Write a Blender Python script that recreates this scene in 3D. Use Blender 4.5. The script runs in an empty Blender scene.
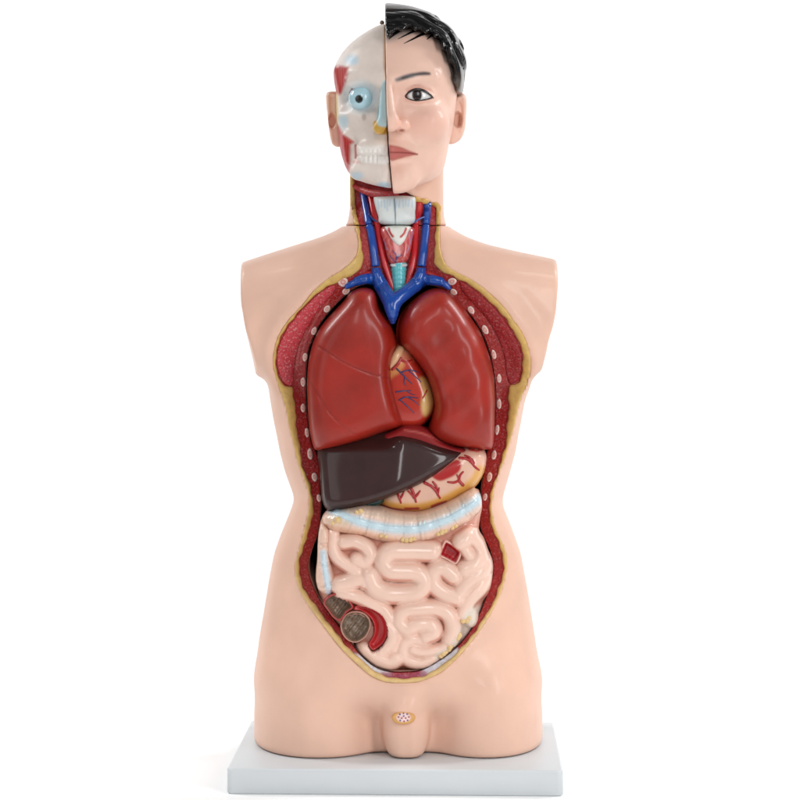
import bpy, math
import numpy as np
from mathutils import Vector
from mathutils.geometry import delaunay_2d_cdt

# ------------------------------------------------------------------ set-up
# All modelling is in millimetres (built x0.001). x right, y away from the viewer, z up.
D, HZ, CZ = 2150.0, 298.0, 470.4          # viewing distance, eye line, eye height
scene = bpy.context.scene
COL = scene.collection
rng = np.random.default_rng(7)

def sc(y): return (D + y) / D
def WX(u, y): return (np.asarray(u, float) - 400.0) * sc(y)
def WZ(v, y): return CZ - (np.asarray(v, float) - HZ) * sc(y)
def W(u, v, y): return np.array([WX(u, y), y, WZ(v, y)], float)
def PX(P):
    k = D / (D + P[:, 1])
    return 400 + P[:, 0] * k, HZ + (CZ - P[:, 2]) * k

def lin(c):
    c = np.asarray(c, float) / 255.0
    return np.where(c <= 0.04045, c / 12.92, ((c + 0.055) / 1.055) ** 2.4)

def curve(pts, closed=False, step=1.5):
    p = np.asarray(pts, float)
    n = len(p)
    if closed: q = np.vstack([p[-1], p, p[0], p[1]])
    else: q = np.vstack([2 * p[0] - p[1], p, 2 * p[-1] - p[-2]])
    out = []
    m = n if closed else n - 1
    t = np.linspace(0, 1, 16, endpoint=False)[:, None]
    for i in range(m):
        a, b, c, d = q[i], q[i + 1], q[i + 2], q[i + 3]
        out.append(0.5 * (2 * b + (c - a) * t + (2 * a - 5 * b + 4 * c - d) * t ** 2 + (3 * b - a - 3 * c + d) * t ** 3))
    out = np.vstack(out + ([p[:1]] if closed else [p[-1:]]))
    L = np.r_[0, np.cumsum(np.linalg.norm(np.diff(out[:, :2], axis=0), axis=1) if out.shape[1] == 2 else np.linalg.norm(np.diff(out[:, :3], axis=0), axis=1))]
    k = max(4, int(round(L[-1] / step)))
    tt = np.linspace(0, L[-1], k + 1)
    r = np.stack([np.interp(tt, L, out[:, j]) for j in range(out.shape[1])], 1)
    return r[:-1] if closed else r

def seg_dist(P, A, closed=True):
    """unsigned distance of points P (N,2) to polyline A"""
    B = np.roll(A, -1, 0) if closed else A[1:]
    A0 = A if closed else A[:-1]
    out = np.full(len(P), 1e9)
    d = B - A0
    dd = (d * d).sum(1) + 1e-12
    for i0 in range(0, len(P), 20000):
        p = P[i0:i0 + 20000]
        best = np.full(len(p), 1e18)
        for a, e, q in zip(A0, d, dd):
            w = p - a
            t = np.clip((w @ e) / q, 0, 1)
            r = w - t[:, None] * e
            best = np.minimum(best, (r * r).sum(1))
        out[i0:i0 + 20000] = np.sqrt(best)
    return out

def inside(P, A):
    x, y = P[:, 0], P[:, 1]
    r = np.zeros(len(P), bool)
    B = np.roll(A, -1, 0)
    for (x0, y0), (x1, y1) in zip(A, B):
        if y0 == y1: continue
        c = ((y0 > y) != (y1 > y)) & (x < (x1 - x0) * (y - y0) / (y1 - y0) + x0)
        r ^= c
    return r

def sdf2(P, A):
    d = seg_dist(P, A)
    return np.where(inside(P, A), -d, d)

def mvd(P, loops):
    """smooth distance to the boundary (mean-value normalisation)"""
    Wt = np.zeros(len(P))
    for A in loops:
        B = np.roll(A, -1, 0)
        for a, b in zip(A, B):
            p, q = a - P, b - P
            lp = np.hypot(p[:, 0], p[:, 1]) + 1e-9
            lq = np.hypot(q[:, 0], q[:, 1]) + 1e-9
            cr = p[:, 0] * q[:, 1] - p[:, 1] * q[:, 0]
            dt = (p * q).sum(1)
            Wt += (1 / lp + 1 / lq) * np.tan(0.5 * np.arctan2(cr, dt))
    return 2.0 / np.maximum(np.abs(Wt), 1e-6)

def area(A):
    x, y = A[:, 0], A[:, 1]
    return 0.5 * np.sum(x * np.roll(y, -1) - np.roll(x, -1) * y)

def region(loops, step, rings=(0.5, 1.4)):
    """constrained triangulation; returns points, triangles, distance, loop index lists"""
    loops = [L if (area(L) > 0) == (i == 0) else L[::-1] for i, L in enumerate(loops)]
    pts, edges, idx = [], [], []
    for L in loops:
        n0 = sum(len(a) for a in pts)
        k = len(L)
        idx.append(np.arange(n0, n0 + k))
        edges += [(n0 + i, n0 + (i + 1) % k) for i in range(k)]
        pts.append(L)
    bnd = np.vstack(loops)
    lo, hi = bnd.min(0), bnd.max(0)
    gx = np.arange(lo[0], hi[0] + step, step)
    gz = np.arange(lo[1], hi[1] + step, step * 0.866)
    G = np.stack(np.meshgrid(gx, gz, indexing='ij'), -1)
    G[:, 1::2, 0] += step / 2
    G = G.reshape(-1, 2)
    G = G + rng.uniform(-0.04, 0.04, G.shape) * step
    ok = inside(G, loops[0])
    for L in loops[1:]: ok &= ~inside(G, L)
    G = G[ok]
    def bd(P): return np.min([seg_dist(P, L) for L in loops], 0)
    rr = list(rings)
    G = G[bd(G) > (rr[-1] + 0.55 * step if rr else 0.5 * step)]
    pts.append(G)
    for d in rr:
        for L in loops:
            T = np.roll(L, -1, 0) - np.roll(L, 1, 0)
            T /= np.linalg.norm(T, axis=1)[:, None] + 1e-9
            R = L + d * np.stack([-T[:, 1], T[:, 0]], 1)
            o = inside(R, loops[0])
            for L2 in loops[1:]: o &= ~inside(R, L2)
            R = R[o]
            if len(R): R = R[bd(R) > 0.85 * d]
            if len(R): pts.append(R)
    P = np.vstack(pts)
    r = delaunay_2d_cdt([Vector(p) for p in P], edges, [], 0, 1e-7)
    V = np.array([tuple(v) for v in r[0]])
    T = np.array([f for f in r[2] if len(f) == 3])
    c = V[T].mean(1)
    ok = inside(c, loops[0])
    for L in loops[1:]: ok &= ~inside(c, L)
    T = T[ok]
    a, b, c = V[T[:, 0]], V[T[:, 1]], V[T[:, 2]]
    cr = (b[:, 0] - a[:, 0]) * (c[:, 1] - a[:, 1]) - (b[:, 1] - a[:, 1]) * (c[:, 0] - a[:, 0])
    T[cr < 0] = T[cr < 0][:, ::-1]
    # output index of each input boundary point
    inv = {}
    for i, src in enumerate(r[3]):
        for q in src: inv[q] = i
    idx = [np.array([inv.get(k, k) for k in I]) for I in idx]
    return V, T, idx, loops

# ------------------------------------------------------------------ meshes
def add_mesh(name, V, F, mat, parent=None, colors=None, normals=None, smooth=True):
    me = bpy.data.meshes.new(name)
    F = [tuple(int(i) for i in f) for f in F]
    me.from_pydata((np.asarray(V, float) * 0.001).tolist(), [], F)
    me.update()
    if smooth: me.polygons.foreach_set('use_smooth', np.ones(len(me.polygons), bool))
    if colors is not None:
        c = np.asarray(colors, float)
        if c.ndim == 1: c = np.tile(c, (len(me.vertices), 1))
        at = me.color_attributes.new('Col', 'FLOAT_COLOR', 'POINT')
        at.data.foreach_set('color', np.c_[c, np.ones(len(c))].astype(np.float32).ravel())
    if normals is not None:
        me.normals_split_custom_set_from_vertices([tuple(n) for n in normals])
    me.materials.append(mat)
    o = bpy.data.objects.new(name, me)
    COL.objects.link(o)
    if parent is not None: o.parent = parent
    return o

def thing(name, label, cat, group=None):
    o = bpy.data.objects.new(name, None)
    o.empty_display_size = 0.02
    COL.objects.link(o)
    tag(o, label, cat, group)
    return o

def tag(o, label, cat, group=None):
    o['label'] = label; o['category'] = cat
    if group: o['group'] = group

_mats = {}
def mat(name, rough=0.4, spec=0.5, coat=0.0, coat_rough=0.1, bump=0.0, bscale=300.0, var=0.06, vscale=60.0, sss=0.0, detail=3.0):
    """paint over cast plastic: the colour comes from the object's own paint layer, broken up by noise"""
    if name in _mats: return _mats[name]
    m = bpy.data.materials.new(name); m.use_nodes = True
    nt = m.node_tree; b = nt.nodes['Principled BSDF']; N = nt.nodes.new; Lk = nt.links.new
    at = N('ShaderNodeAttribute'); at.attribute_name = 'Col'
    tc = N('ShaderNodeTexCoord')
    no = N('ShaderNodeTexNoise'); no.inputs['Scale'].default_value = vscale; no.inputs['Detail'].default_value = 4
    Lk(tc.outputs['Object'], no.inputs['Vector'])
    mr = N('ShaderNodeMapRange'); mr.inputs['From Min'].default_value = 0.3; mr.inputs['From Max'].default_value = 0.7
    mr.inputs['To Min'].default_value = 1 - var; mr.inputs['To Max'].default_value = 1 + var
    Lk(no.outputs['Fac'], mr.inputs['Value'])
    mx = N('ShaderNodeVectorMath'); mx.operation = 'SCALE'
    Lk(at.outputs['Color'], mx.inputs[0]); Lk(mr.outputs['Result'], mx.inputs['Scale'])
    Lk(mx.outputs['Vector'], b.inputs['Base Color'])
    b.inputs['Roughness'].default_value = rough
    b.inputs['Specular IOR Level'].default_value = spec
    b.inputs['Coat Weight'].default_value = coat
    b.inputs['Coat Roughness'].default_value = coat_rough
    if sss:
        b.inputs['Subsurface Weight'].default_value = sss
        b.inputs['Subsurface Scale'].default_value = 0.004
        b.inputs['Subsurface Radius'].default_value = (1, 0.5, 0.3)
    if bump:
        n2 = N('ShaderNodeTexNoise'); n2.inputs['Scale'].default_value = bscale; n2.inputs['Detail'].default_value = detail
        Lk(tc.outputs['Object'], n2.inputs['Vector'])
        bp = N('ShaderNodeBump'); bp.inputs['Strength'].default_value = bump; bp.inputs['Distance'].default_value = 0.001
        Lk(n2.outputs['Fac'], bp.inputs['Height']); Lk(bp.outputs['Normal'], b.inputs['Normal'])
    _mats[name] = m
    return m

def fibre_mat(name, fleck, scale):
    """cut muscle: grainy red with pale flecks"""
    m = mat(name, 0.45, 0.4, 0.1, 0.25, bump=1.0, bscale=420, var=0.18, vscale=330, detail=3)
    nt = m.node_tree; b = nt.nodes['Principled BSDF']; N = nt.nodes.new; Lk = nt.links.new
    src = b.inputs['Base Color'].links[0].from_socket
    tc = [n for n in nt.nodes if n.type == 'TEX_COORD'][0]
    n2 = N('ShaderNodeTexNoise'); n2.inputs['Scale'].default_value = scale; n2.inputs['Detail'].default_value = 2
    Lk(tc.outputs['Object'], n2.inputs['Vector'])
    mr = N('ShaderNodeMapRange'); mr.inputs['From Min'].default_value = 0.54; mr.inputs['From Max'].default_value = 0.74
    mr.inputs['To Min'].default_value = 0; mr.inputs['To Max'].default_value = fleck
    Lk(n2.outputs['Fac'], mr.inputs['Value'])
    mi = N('ShaderNodeMix'); mi.data_type = 'RGBA'
    Lk(mr.outputs['Result'], mi.inputs[0]); Lk(src, mi.inputs[6]); mi.inputs[7].default_value = (0.66, 0.34, 0.33, 1)
    Lk(mi.outputs[2], b.inputs['Base Color'])
    return m

SKIN = mat('skin_paint', 0.48, 0.25, 0.14, 0.10, bump=0.08, bscale=420, var=0.045, vscale=25, sss=0.0)
GLOSS = mat('glossy_paint', 0.26, 0.5, 0.35, 0.08, bump=0.04, bscale=260, var=0.08, vscale=90)
LUNG = mat('lung_paint', 0.44, 0.36, 0.26, 0.19, bump=0.40, bscale=95, var=0.16, vscale=32)
LIVER = mat('liver_paint', 0.52, 0.22, 0.34, 0.12, bump=0.03, bscale=200, var=0.12, vscale=60)
GUT = mat('gut_paint', 0.36, 0.42, 0.45, 0.07, bump=0.05, bscale=200, var=0.04, vscale=50)
BONE = mat('bone_paint', 0.45, 0.4, 0.1, 0.2, bump=0.10, bscale=350, var=0.05, vscale=90)
FAT = mat('fat_paint', 0.42, 0.45, 0.15, 0.2, bump=0.35, bscale=330, var=0.12, vscale=160)
VESSEL = mat('vessel_paint', 0.25, 0.5, 0.4, 0.1, bump=0.06, bscale=300, var=0.08, vscale=120)
DULL = mat('dull_red_paint', 0.6, 0.3, bump=0.1, bscale=150, var=0.1, vscale=80)
DARK = mat('cavity_paint', 0.7, 0.3, bump=0.2, bscale=200, var=0.2, vscale=120)
HAIR = mat('hair_paint', 0.20, 0.34, 0.0, 0.12, bump=0.05, bscale=120, var=0.25, vscale=120)
PLATE = mat('white_plastic', 0.4, 0.4, bump=0.03, bscale=900, var=0.015, vscale=20)
METAL = mat('screw_metal', 0.3, 0.6, var=0.1, vscale=300); METAL.node_tree.nodes['Principled BSDF'].inputs['Metallic'].default_value = 0.9
MUSCLE = fibre_mat('muscle', 0.3, 520)
GRAIN = fibre_mat('grainy_muscle', 0.8, 560)

LIVER.node_tree.nodes['Principled BSDF'].inputs['Coat IOR'].default_value = 1.8

def ss(x, a, b):
    t = np.clip((x - a) / (b - a), 0, 1)
    return t * t * (3 - 2 * t)

class Paint:
    def __init__(self, V, base):
        self.u, self.v = PX(V); self.P = np.c_[self.u, self.v]
        self.c = np.tile(lin(base), (len(V), 1)); self.y = V[:, 1]
    def mix(self, w, col):
        w = np.clip(w, 0, 1)[:, None]; self.c = self.c * (1 - w) + lin(col) * w; return self
    def poly(self, pts, col, soft=1.0, k=1.0, smooth=True):
        A = curve(pts, True, 2) if smooth else np.asarray(pts, float)
        return self.mix(k * ss(-sdf2(self.P, A), -soft, soft), col)
    def line(self, pts, r, col, soft=0.8, k=1.0):
        d = seg_dist(self.P, curve(pts, False, 2), False)
        return self.mix(k * ss(-d, -(r + soft), -(r - soft)), col)
    def blob(self, u, v, ru, rv, col, k=1.0, soft=0.5):
        d = np.hypot((self.u - u) / ru, (self.v - v) / rv)
        return self.mix(k * ss(-d, -(1 + soft), -(1 - soft)), col)

def puff(name, out, y0, H, Hb, m, parent=None, step=1.8, base=(200, 60, 60), paint=None, hmod=None, a=2.0, b=2.0,
         rings=(0.35, 1.0, 2.0), closed_pts=True, bstep=None):
    """a rounded solid with the given outline standing at depth y0"""
    A = curve(out, True, bstep or step * 0.8) if closed_pts else np.asarray(out, float)
    A = np.c_[WX(A[:, 0], y0), WZ(A[:, 1], y0)]
    V, T, idx, loops = region([A], step, rings)
    bset = np.zeros(len(V), bool); bset[idx[0]] = True
    phi = mvd(V, loops); phi[bset] = 0
    t = np.clip(phi / phi.max(), 0, 1)
    pr = (1 - (1 - t) ** a) ** (1 / b)
    h = H * pr
    P = np.c_[V[:, 0], y0 - h, V[:, 1]]
    if hmod is not None:
        u, v = PX(np.c_[V[:, 0], np.full(len(V), y0 - H * 0.6), V[:, 1]])
        e = ss(t, 0.0, 0.06)
        P[:, 1] += hmod(u, v, t) * e
    hb = Hb * pr
    bk = np.where(~bset)[0]
    mp = np.arange(len(V)); mp[bk] = len(V) + np.arange(len(bk))
    PB = np.c_[V[bk, 0], y0 + hb[bk], V[bk, 1]]
    Vall = np.vstack([P, PB])
    F = np.vstack([T, mp[T][:, ::-1]])
    pa = Paint(Vall, base)
    if paint: paint(pa)
    return add_mesh(name, Vall, F, m, parent, pa.c)

def sheet(name, loops, yfun, m, parent=None, step=2.0, base=(200, 60, 60), paint=None, back=6.0, rings=(0.5, 1.4)):
    """slab with a shaped front following yfun(x, z, dist) and a skirt going back"""
    V, T, idx, loops = region(loops, step, rings)
    d = np.min([seg_dist(V, L) for L in loops], 0)
    P = np.c_[V[:, 0], yfun(V[:, 0], V[:, 1], d), V[:, 1]]
    F = [tuple(t) for t in T]
    Vs = [P]; n = len(P)
    for I in idx:
        B = P[I].copy(); B[:, 1] += back
        Vs.append(B)
        k = len(I)
        for i in range(k):
            j = (i + 1) % k
            F.append((I[j], I[i], n + i, n + j))
        n += k
    Vall = np.vstack(Vs)
    pa = Paint(Vall, base)
    if paint: paint(pa)
    return add_mesh(name, Vall, F, m, parent, pa.c)

def tube(name, pts, r, m, parent=None, base=(30, 70, 160), nseg=14, step=1.5, paint=None, flat=1.0, ends=True):
    """swept tube through world points (mm)"""
    p = np.asarray(pts, float); rr = np.broadcast_to(np.asarray(r, float), (len(p),))
    c = curve(np.c_[p, rr], False, step)
    C, R = c[:, :3], c[:, 3]
    T = np.gradient(C, axis=0); T /= np.linalg.norm(T, axis=1)[:, None]
    up = np.array([0, -1.0, 0])
    if ends:
        k = 4
        a = np.linspace(0, math.pi / 2, k + 1)[:-1]
        s0 = [(C[0] - T[0] * R[0] * math.cos(t), T[0], max(R[0] * math.sin(t), 0.02)) for t in a]
        s1 = [(C[-1] + T[-1] * R[-1] * math.cos(t), T[-1], max(R[-1] * math.sin(t), 0.02)) for t in a][::-1]
        st = s0 + list(zip(C, T, R)) + s1
    else: st = list(zip(C, T, R))
    V = []
    th = np.linspace(0, 2 * math.pi, nseg, endpoint=False)
    for c0, t0, r0 in st:
        n = up - t0 * (up @ t0); n /= np.linalg.norm(n) + 1e-9
        bn = np.cross(t0, n)
        V.append(c0 + r0 * (np.cos(th)[:, None] * n * flat + np.sin(th)[:, None] * bn))
    V = np.vstack(V); F = []
    for i in range(len(st) - 1):
        for j in range(nseg):
            k = (j + 1) % nseg
            F.append((i * nseg + j, i * nseg + k, (i + 1) * nseg + k, (i + 1) * nseg + j))
    F.append(tuple(range(nseg))[::-1]); F.append(tuple((len(st) - 1) * nseg + j for j in range(nseg)))
    pa = Paint(V, base)
    if paint: paint(pa)
    return add_mesh(name, V, F, m, parent, pa.c)

def ball(name, c, r, m, parent=None, base=(200, 200, 200), paint=None, n=40, front=False):
    r = np.broadcast_to(np.asarray(r, float), (3,))
    V = []; F = []
    for i in range(n + 1):
        th = math.pi * i / n
        for j in range(2 * n):
            ph = math.pi * j / n
            V.append((math.sin(th) * math.cos(ph), -math.cos(th), math.sin(th) * math.sin(ph)))
    for i in range(n):
        for j in range(2 * n):
            k = (j + 1) % (2 * n)
            F.append((i * 2 * n + j, i * 2 * n + k, (i + 1) * 2 * n + k, (i + 1) * 2 * n + j))
    V = np.array(V) * r + np.asarray(c)
    F = [f[::-1] for f in F]
    pa = Paint(V, base)
    if paint: paint(pa)
    return add_mesh(name, V, F, m, parent, pa.c)

# ------------------------------------------------------------------ implicit solids
def nets(F, o, h, smooth=2):
    ins = F < 0
    nx, ny, nz = F.shape
    cnt = np.zeros((nx - 1, ny - 1, nz - 1), np.int8)
    corners = [(a, b, c) for a in (0, 1) for b in (0, 1) for c in (0, 1)]
    for a, b, c in corners: cnt += ins[a:nx - 1 + a, b:ny - 1 + b, c:nz - 1 + c]
    act = (cnt > 0) & (cnt < 8)
    I = np.argwhere(act)
    ids = np.full(act.shape, -1, np.int64); ids[act] = np.arange(len(I))
    pos = np.zeros((len(I), 3)); num = np.zeros(len(I))
    for A in corners:
        for ax in range(3):
            if A[ax]: continue
            B = list(A); B[ax] = 1
            fa = F[I[:, 0] + A[0], I[:, 1] + A[1], I[:, 2] + A[2]].astype(float)
            fb = F[I[:, 0] + B[0], I[:, 1] + B[1], I[:, 2] + B[2]].astype(float)
            m = (fa < 0) != (fb < 0)
            t = np.where(m, fa / np.where(m, fa - fb, 1), 0)
            q = np.tile(np.array(A, float), (len(I), 1)); q[:, ax] += t
            pos[m] += q[m]; num += m
    V = np.asarray(o) + h * (I + pos / num[:, None])
    Q = []
    for ax in range(3):
        sl0 = [slice(1, None)] * 3; sl1 = [slice(1, None)] * 3
        sl0[ax] = slice(0, -1); sl1[ax] = slice(1, None)
        e = ins[tuple(sl0)] != ins[tuple(sl1)]
        E = np.argwhere(e)
        off = np.ones(3, int); off[ax] = 0
        E = E + off
        b, c = (ax + 1) % 3, (ax + 2) % 3
        ok = (E[:, b] < F.shape[b] - 1) & (E[:, c] < F.shape[c] - 1) & (E[:, ax] < F.shape[ax] - 1)
        E = E[ok]
        def cid(db, dc):
            X = E.copy(); X[:, b] += db; X[:, c] += dc
            return ids[X[:, 0], X[:, 1], X[:, 2]]
        q = np.stack([cid(-1, -1), cid(0, -1), cid(0, 0), cid(-1, 0)], 1)
        lo = ins[E[:, 0], E[:, 1], E[:, 2]]
        q[~lo] = q[~lo][:, ::-1]
        Q.append(q[(q >= 0).all(1)])
    Q = np.vstack(Q)
    ed = np.vstack([Q[:, [0, 1]], Q[:, [1, 2]], Q[:, [2, 3]], Q[:, [3, 0]]])
    n = len(V)
    deg = np.bincount(ed[:, 0], minlength=n) + np.bincount(ed[:, 1], minlength=n)
    for it in range(smooth):
        for lam in (0.5, -0.52):
            S = np.stack([np.bincount(ed[:, 0], V[ed[:, 1], k], n) + np.bincount(ed[:, 1], V[ed[:, 0], k], n) for k in range(3)], 1)
            V = V + lam * (S / np.maximum(deg, 1)[:, None] - V)
    return V, Q

def smin(a, b, k):
    h = np.clip(0.5 + 0.5 * (b - a) / k, 0, 1)
    return b + (a - b) * h - k * h * (1 - h)
def smax(a, b, k): return -smin(-a, -b, k)

class Grid:
    def __init__(self, lo, hi, h):
        self.h = h; self.o = np.array(lo, float)
        n = [int(math.ceil((b - a) / h)) + 1 for a, b in zip(lo, hi)]
        self.x = (lo[0] + h * np.arange(n[0]))[:, None, None].astype(np.float32)
        self.y = (lo[1] + h * np.arange(n[1]))[None, :, None].astype(np.float32)
        self.z = (lo[2] + h * np.arange(n[2]))[None, None, :].astype(np.float32)
        self.F = np.full(n, 1e3, np.float32)
    def xz(self):
        X, Z = np.meshgrid(self.x.ravel(), self.z.ravel(), indexing='ij')
        return np.c_[X.ravel(), Z.ravel()], X.shape
    def ball(self, c, r):
        r = np.broadcast_to(np.asarray(r, float), (3,))
        d = np.sqrt(((self.x - c[0]) / r[0]) ** 2 + ((self.y - c[1]) / r[1]) ** 2 + ((self.z - c[2]) / r[2]) ** 2)
        return (d - 1) * r.min()
    def cone(self, a, b, ra, rb):
        a, b = np.asarray(a, float), np.asarray(b, float)
        d = b - a; dd = d @ d
        wx, wy, wz = self.x - a[0], self.y - a[1], self.z - a[2]
        t = np.clip((wx * d[0] + wy * d[1] + wz * d[2]) / dd, 0, 1)
        return np.sqrt((wx - t * d[0]) ** 2 + (wy - t * d[1]) ** 2 + (wz - t * d[2]) ** 2) - (ra + (rb - ra) * t)
    def mesh(self, smooth=2): return nets(self.F, self.o, self.h, smooth)

def rowf(tab, z, y, col, sm=4.0):
    """value of a table over picture rows as a function of height"""
    tab = np.asarray(tab, float)
    zz = WZ(tab[:, 0], y)
    o = np.argsort(zz)
    g = np.arange(zz.min() - 30, zz.max() + 30, 1.0)
    f = np.interp(g, zz[o], tab[o, col])
    if sm:
        kn = int(3 * sm) + 1; k = np.exp(-0.5 * (np.arange(-kn, kn + 1) / sm) ** 2); k /= k.sum()
        f = np.convolve(np.pad(f, len(k) // 2, mode='edge'), k, 'valid')
    return np.interp(z, g, f).astype(np.float32)

def superell(x, y, xc, ax, yc, bf, bb, n):
    X = np.abs((x - xc) / ax)
    Y = np.abs(y - yc) / np.where(y < yc, bf, bb)
    return ((X ** n + Y ** n) ** (1.0 / n) - 1) * np.minimum(ax, bf)

# ------------------------------------------------------------------ torso
YC = 20.0
TR = [  # row, left, right, front, back
    (225, 352, 444, 0, 40), (235, 343, 452, -12, 55), (250, 325, 476, -30, 72), (270, 302, 505, -46, 86), (300, 286, 520, -60, 95),
    (340, 273, 529, -70, 98), (375, 267, 531, -73, 97), (383, 268.3, 530, -73, 97), (402, 271, 524, -71, 95), (420, 274, 521, -68, 92),
    (434, 277, 518, -66, 90), (450, 280, 515.5, -64, 88), (470, 285, 510, -61, 84), (484, 290, 506, -60, 82), (494, 294, 503, -59, 81),
    (500, 294.6, 501.8, -59, 81), (507, 292.2, 503, -59, 82), (520, 287, 508.5, -60, 85), (536, 280.5, 514.5, -62, 90),
    (553, 274.5, 520.5, -65, 95), (580, 269.3, 525.3, -69, 100), (595, 267, 528, -71, 103), (617, 263.3, 531.5, -73, 105),
    (640, 259.3, 535, -74, 107), (680, 256.5, 539.6, -73, 107), (710, 254.8, 541.7, -70, 106), (735, 254.6, 542, -67, 105), (760, 255.5, 541.5, -65, 104)]
G = Grid((-176, -102, 22), (172, 124, WZ(172, 0)), 2.2)
x, y, z = G.x, G.y, G.z
xl, xr = WX(rowf(TR, z, YC, 1), YC), WX(rowf(TR, z, YC, 2), YC)
yf, yb = rowf(TR, z, YC, 3), rowf(TR, z, YC, 4)
trunk = superell(x, y, (xl + xr) / 2, (xr - xl) / 2, YC, YC - yf, yb - YC, 2.2)
F = trunk
ztop = WZ(232, 0)
F = smax(F, z - ztop, 8)
# shoulders, ending in flat cut faces
def shoulder(side):
    if side < 0:
        ub = [235, 246, 275, 305, 335, 352]; top = [265, 261, 251.5, 242, 233, 228]; bot = [374, 374, 374, 366, 345, 320]
        cut = [(250, 242.2), (268, 241), (290, 240.6), (303, 241.2), (328, 245.3), (350, 250.5), (372, 256.5), (390, 262)]
    else:
        ub = [562, 554, 515, 485, 455, 440]; top = [261.5, 259, 251, 244, 235.5, 230]; bot = [370, 370, 370, 364, 345, 320]
        cut = [(250, 556.2), (265, 556.4), (287, 556), (310, 554), (330, 550.8), (353, 545.5), (368, 540.5), (390, 532)]
    o = np.argsort(ub); ub = np.array(ub)[o]; top = np.array(top)[o]; bot = np.array(bot)[o]
    u = 400 + x / sc(YC)
    def soft(xx, a, b2, sm):
        g = np.arange(150, 650, 1.0); f = np.interp(g, a, b2); kn = int(3 * sm)
        k = np.exp(-0.5 * (np.arange(-kn, kn + 1) / sm) ** 2); k /= k.sum()
        return np.interp(xx, g, np.convolve(np.pad(f, kn, mode='edge'), k, 'valid')).astype(np.float32)
    zt = WZ(soft(u, ub, top, 5), YC); zb = WZ(soft(u, ub, bot, 8), YC)
    ef = np.abs(u - 398) + 200
    by = soft(ef, [240, 295, 325, 360], [64, 68, 62, 50], 14)
    d = superell(z, y, (zt + zb) / 2, (zt - zb) / 2, YC + 2, by, by + 12, 2.5)
    c = np.asarray(cut)
    zc = WZ(c[:, 0], YC); oo = np.argsort(zc)
    xc = np.interp(z, zc[oo], WX(c[oo, 1], YC))
    lean = np.clip(YC - y, -20, 80) * 0.07
    pl = (xc + lean - x) if side < 0 else (x - xc + lean * 0.4)
    d = smax(d, pl.astype(np.float32), 3.0)
    return smax(d, (u - 372) if side < 0 else (420 - u), 30)
S1, S2 = shoulder(-1), shoulder(1)
S = np.minimum(S1, S2)
F = smin(F, S, 16)
NK = [(150, 350, 443.5), (205, 350, 443.5), (214, 349.2, 443.8), (222, 347.6, 445.2), (228, 344, 448), (234, 338, 454), (245, 330, 460)]
nl, nr = WX(rowf(NK, z, YC, 1, 2), YC), WX(rowf(NK, z, YC, 2, 2), YC)
def neck_field(x, y, z):
    nl, nr = WX(rowf(NK, z, YC, 1, 2), YC), WX(rowf(NK, z, YC, 2, 2), YC)
    return superell(x, y, (nl + nr) / 2, (nr - nl) / 2, 24.0, 56.0, 56.0, 2.2)
neck = np.maximum(neck_field(x, y, z), WZ(262, 0) - z)
F = smin(F, neck, 9)
# thighs and groin
low = F
body_end = WZ(716, -60) - z           # belly stops here; the thighs go on
Fb = smax(F, body_end, 34)
TL = [(560, 300, 372), (640, 259.3, 378), (680, 256.5, 387), (710, 254.8, 389), (735, 254.6, 390), (760, 255.5, 390)]
TRR = [(560, 440, 500), (640, 433, 535), (680, 425, 539.6), (710, 422, 541.7), (735, 422, 542), (760, 422, 541.5)]
def thigh(tab):
    a, b = WX(rowf(tab, z, YC, 1), YC), WX(rowf(tab, z, YC, 2), YC)
    d = superell(x, y, (a + b) / 2, (b - a) / 2, YC, 92.0, 86.0, 2.05)
    return smax(d, z - WZ(630, 0), 60)
F2 = smin(Fb, smin(thigh(TL), thigh(TRR), 3), 10)
g1 = np.minimum(G.cone(W(405, 690, -44), W(405, 738, -52), 15, 21), 1e3)
gr = superell(x, z, WX(406, -66), 24.5, WZ(722, -66), 38.0, 36.0, 2.6)
gr = smax(gr, (np.sqrt(((x - WX(406, -66)) / 26.0) ** 2 + ((y + 48) / 27.0) ** 2) - 1) * 22, 6)
fill = superell(x, y, WX(406, -20), 36.0, YC, 66.0, 60.0, 4.5)
fill = smax(fill, z - WZ(700, -20), 10)
F2 = smin(F2, fill, 16)
notch = (np.sqrt((x - WX(406, -70)) ** 2 + (y + 81) ** 2) - 5.0)
gr = np.where(z < WZ(722, -70), smax(gr, -notch, 5), gr)
bulge = G.ball(W(404, 706, -66), (15, 12, 12))
F2 = smin(F2, smin(gr, bulge, 6), 5)
F2 = smin(F2, np.where(y > 0, trunk, 1e3), 1)
F = smax(F2, 24.6 - z, 5).astype(np.float32)
F_uncut = F
# front depth map of the skin
def front_map(F):
    ins = F < 0
    j = np.argmax(ins, axis=1)
    hit = ins.any(1) & (j > 0)
    jj = np.clip(j, 1, F.shape[1] - 1)
    ii, kk = np.meshgrid(np.arange(F.shape[0]), np.arange(F.shape[2]), indexing='ij')
    f1, f0 = F[ii, jj, kk], F[ii, jj - 1, kk]
    yy = G.o[1] + G.h * (jj - f1 / np.where(hit, f1 - f0, 1))
    return np.where(hit, yy, 20.0)
HM = front_map(F)
def skin_y(X, Z):
    i = np.clip((X - G.o[0]) / G.h, 0, HM.shape[0] - 2); k = np.clip((Z - G.o[2]) / G.h, 0, HM.shape[1] - 2)
    i0, k0 = i.astype(int), k.astype(int); a, b = i - i0, k - k0
    return HM[i0, k0] * (1 - a) * (1 - b) + HM[i0 + 1, k0] * a * (1 - b) + HM[i0, k0 + 1] * (1 - a) * b + HM[i0 + 1, k0 + 1] * a * b

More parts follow.
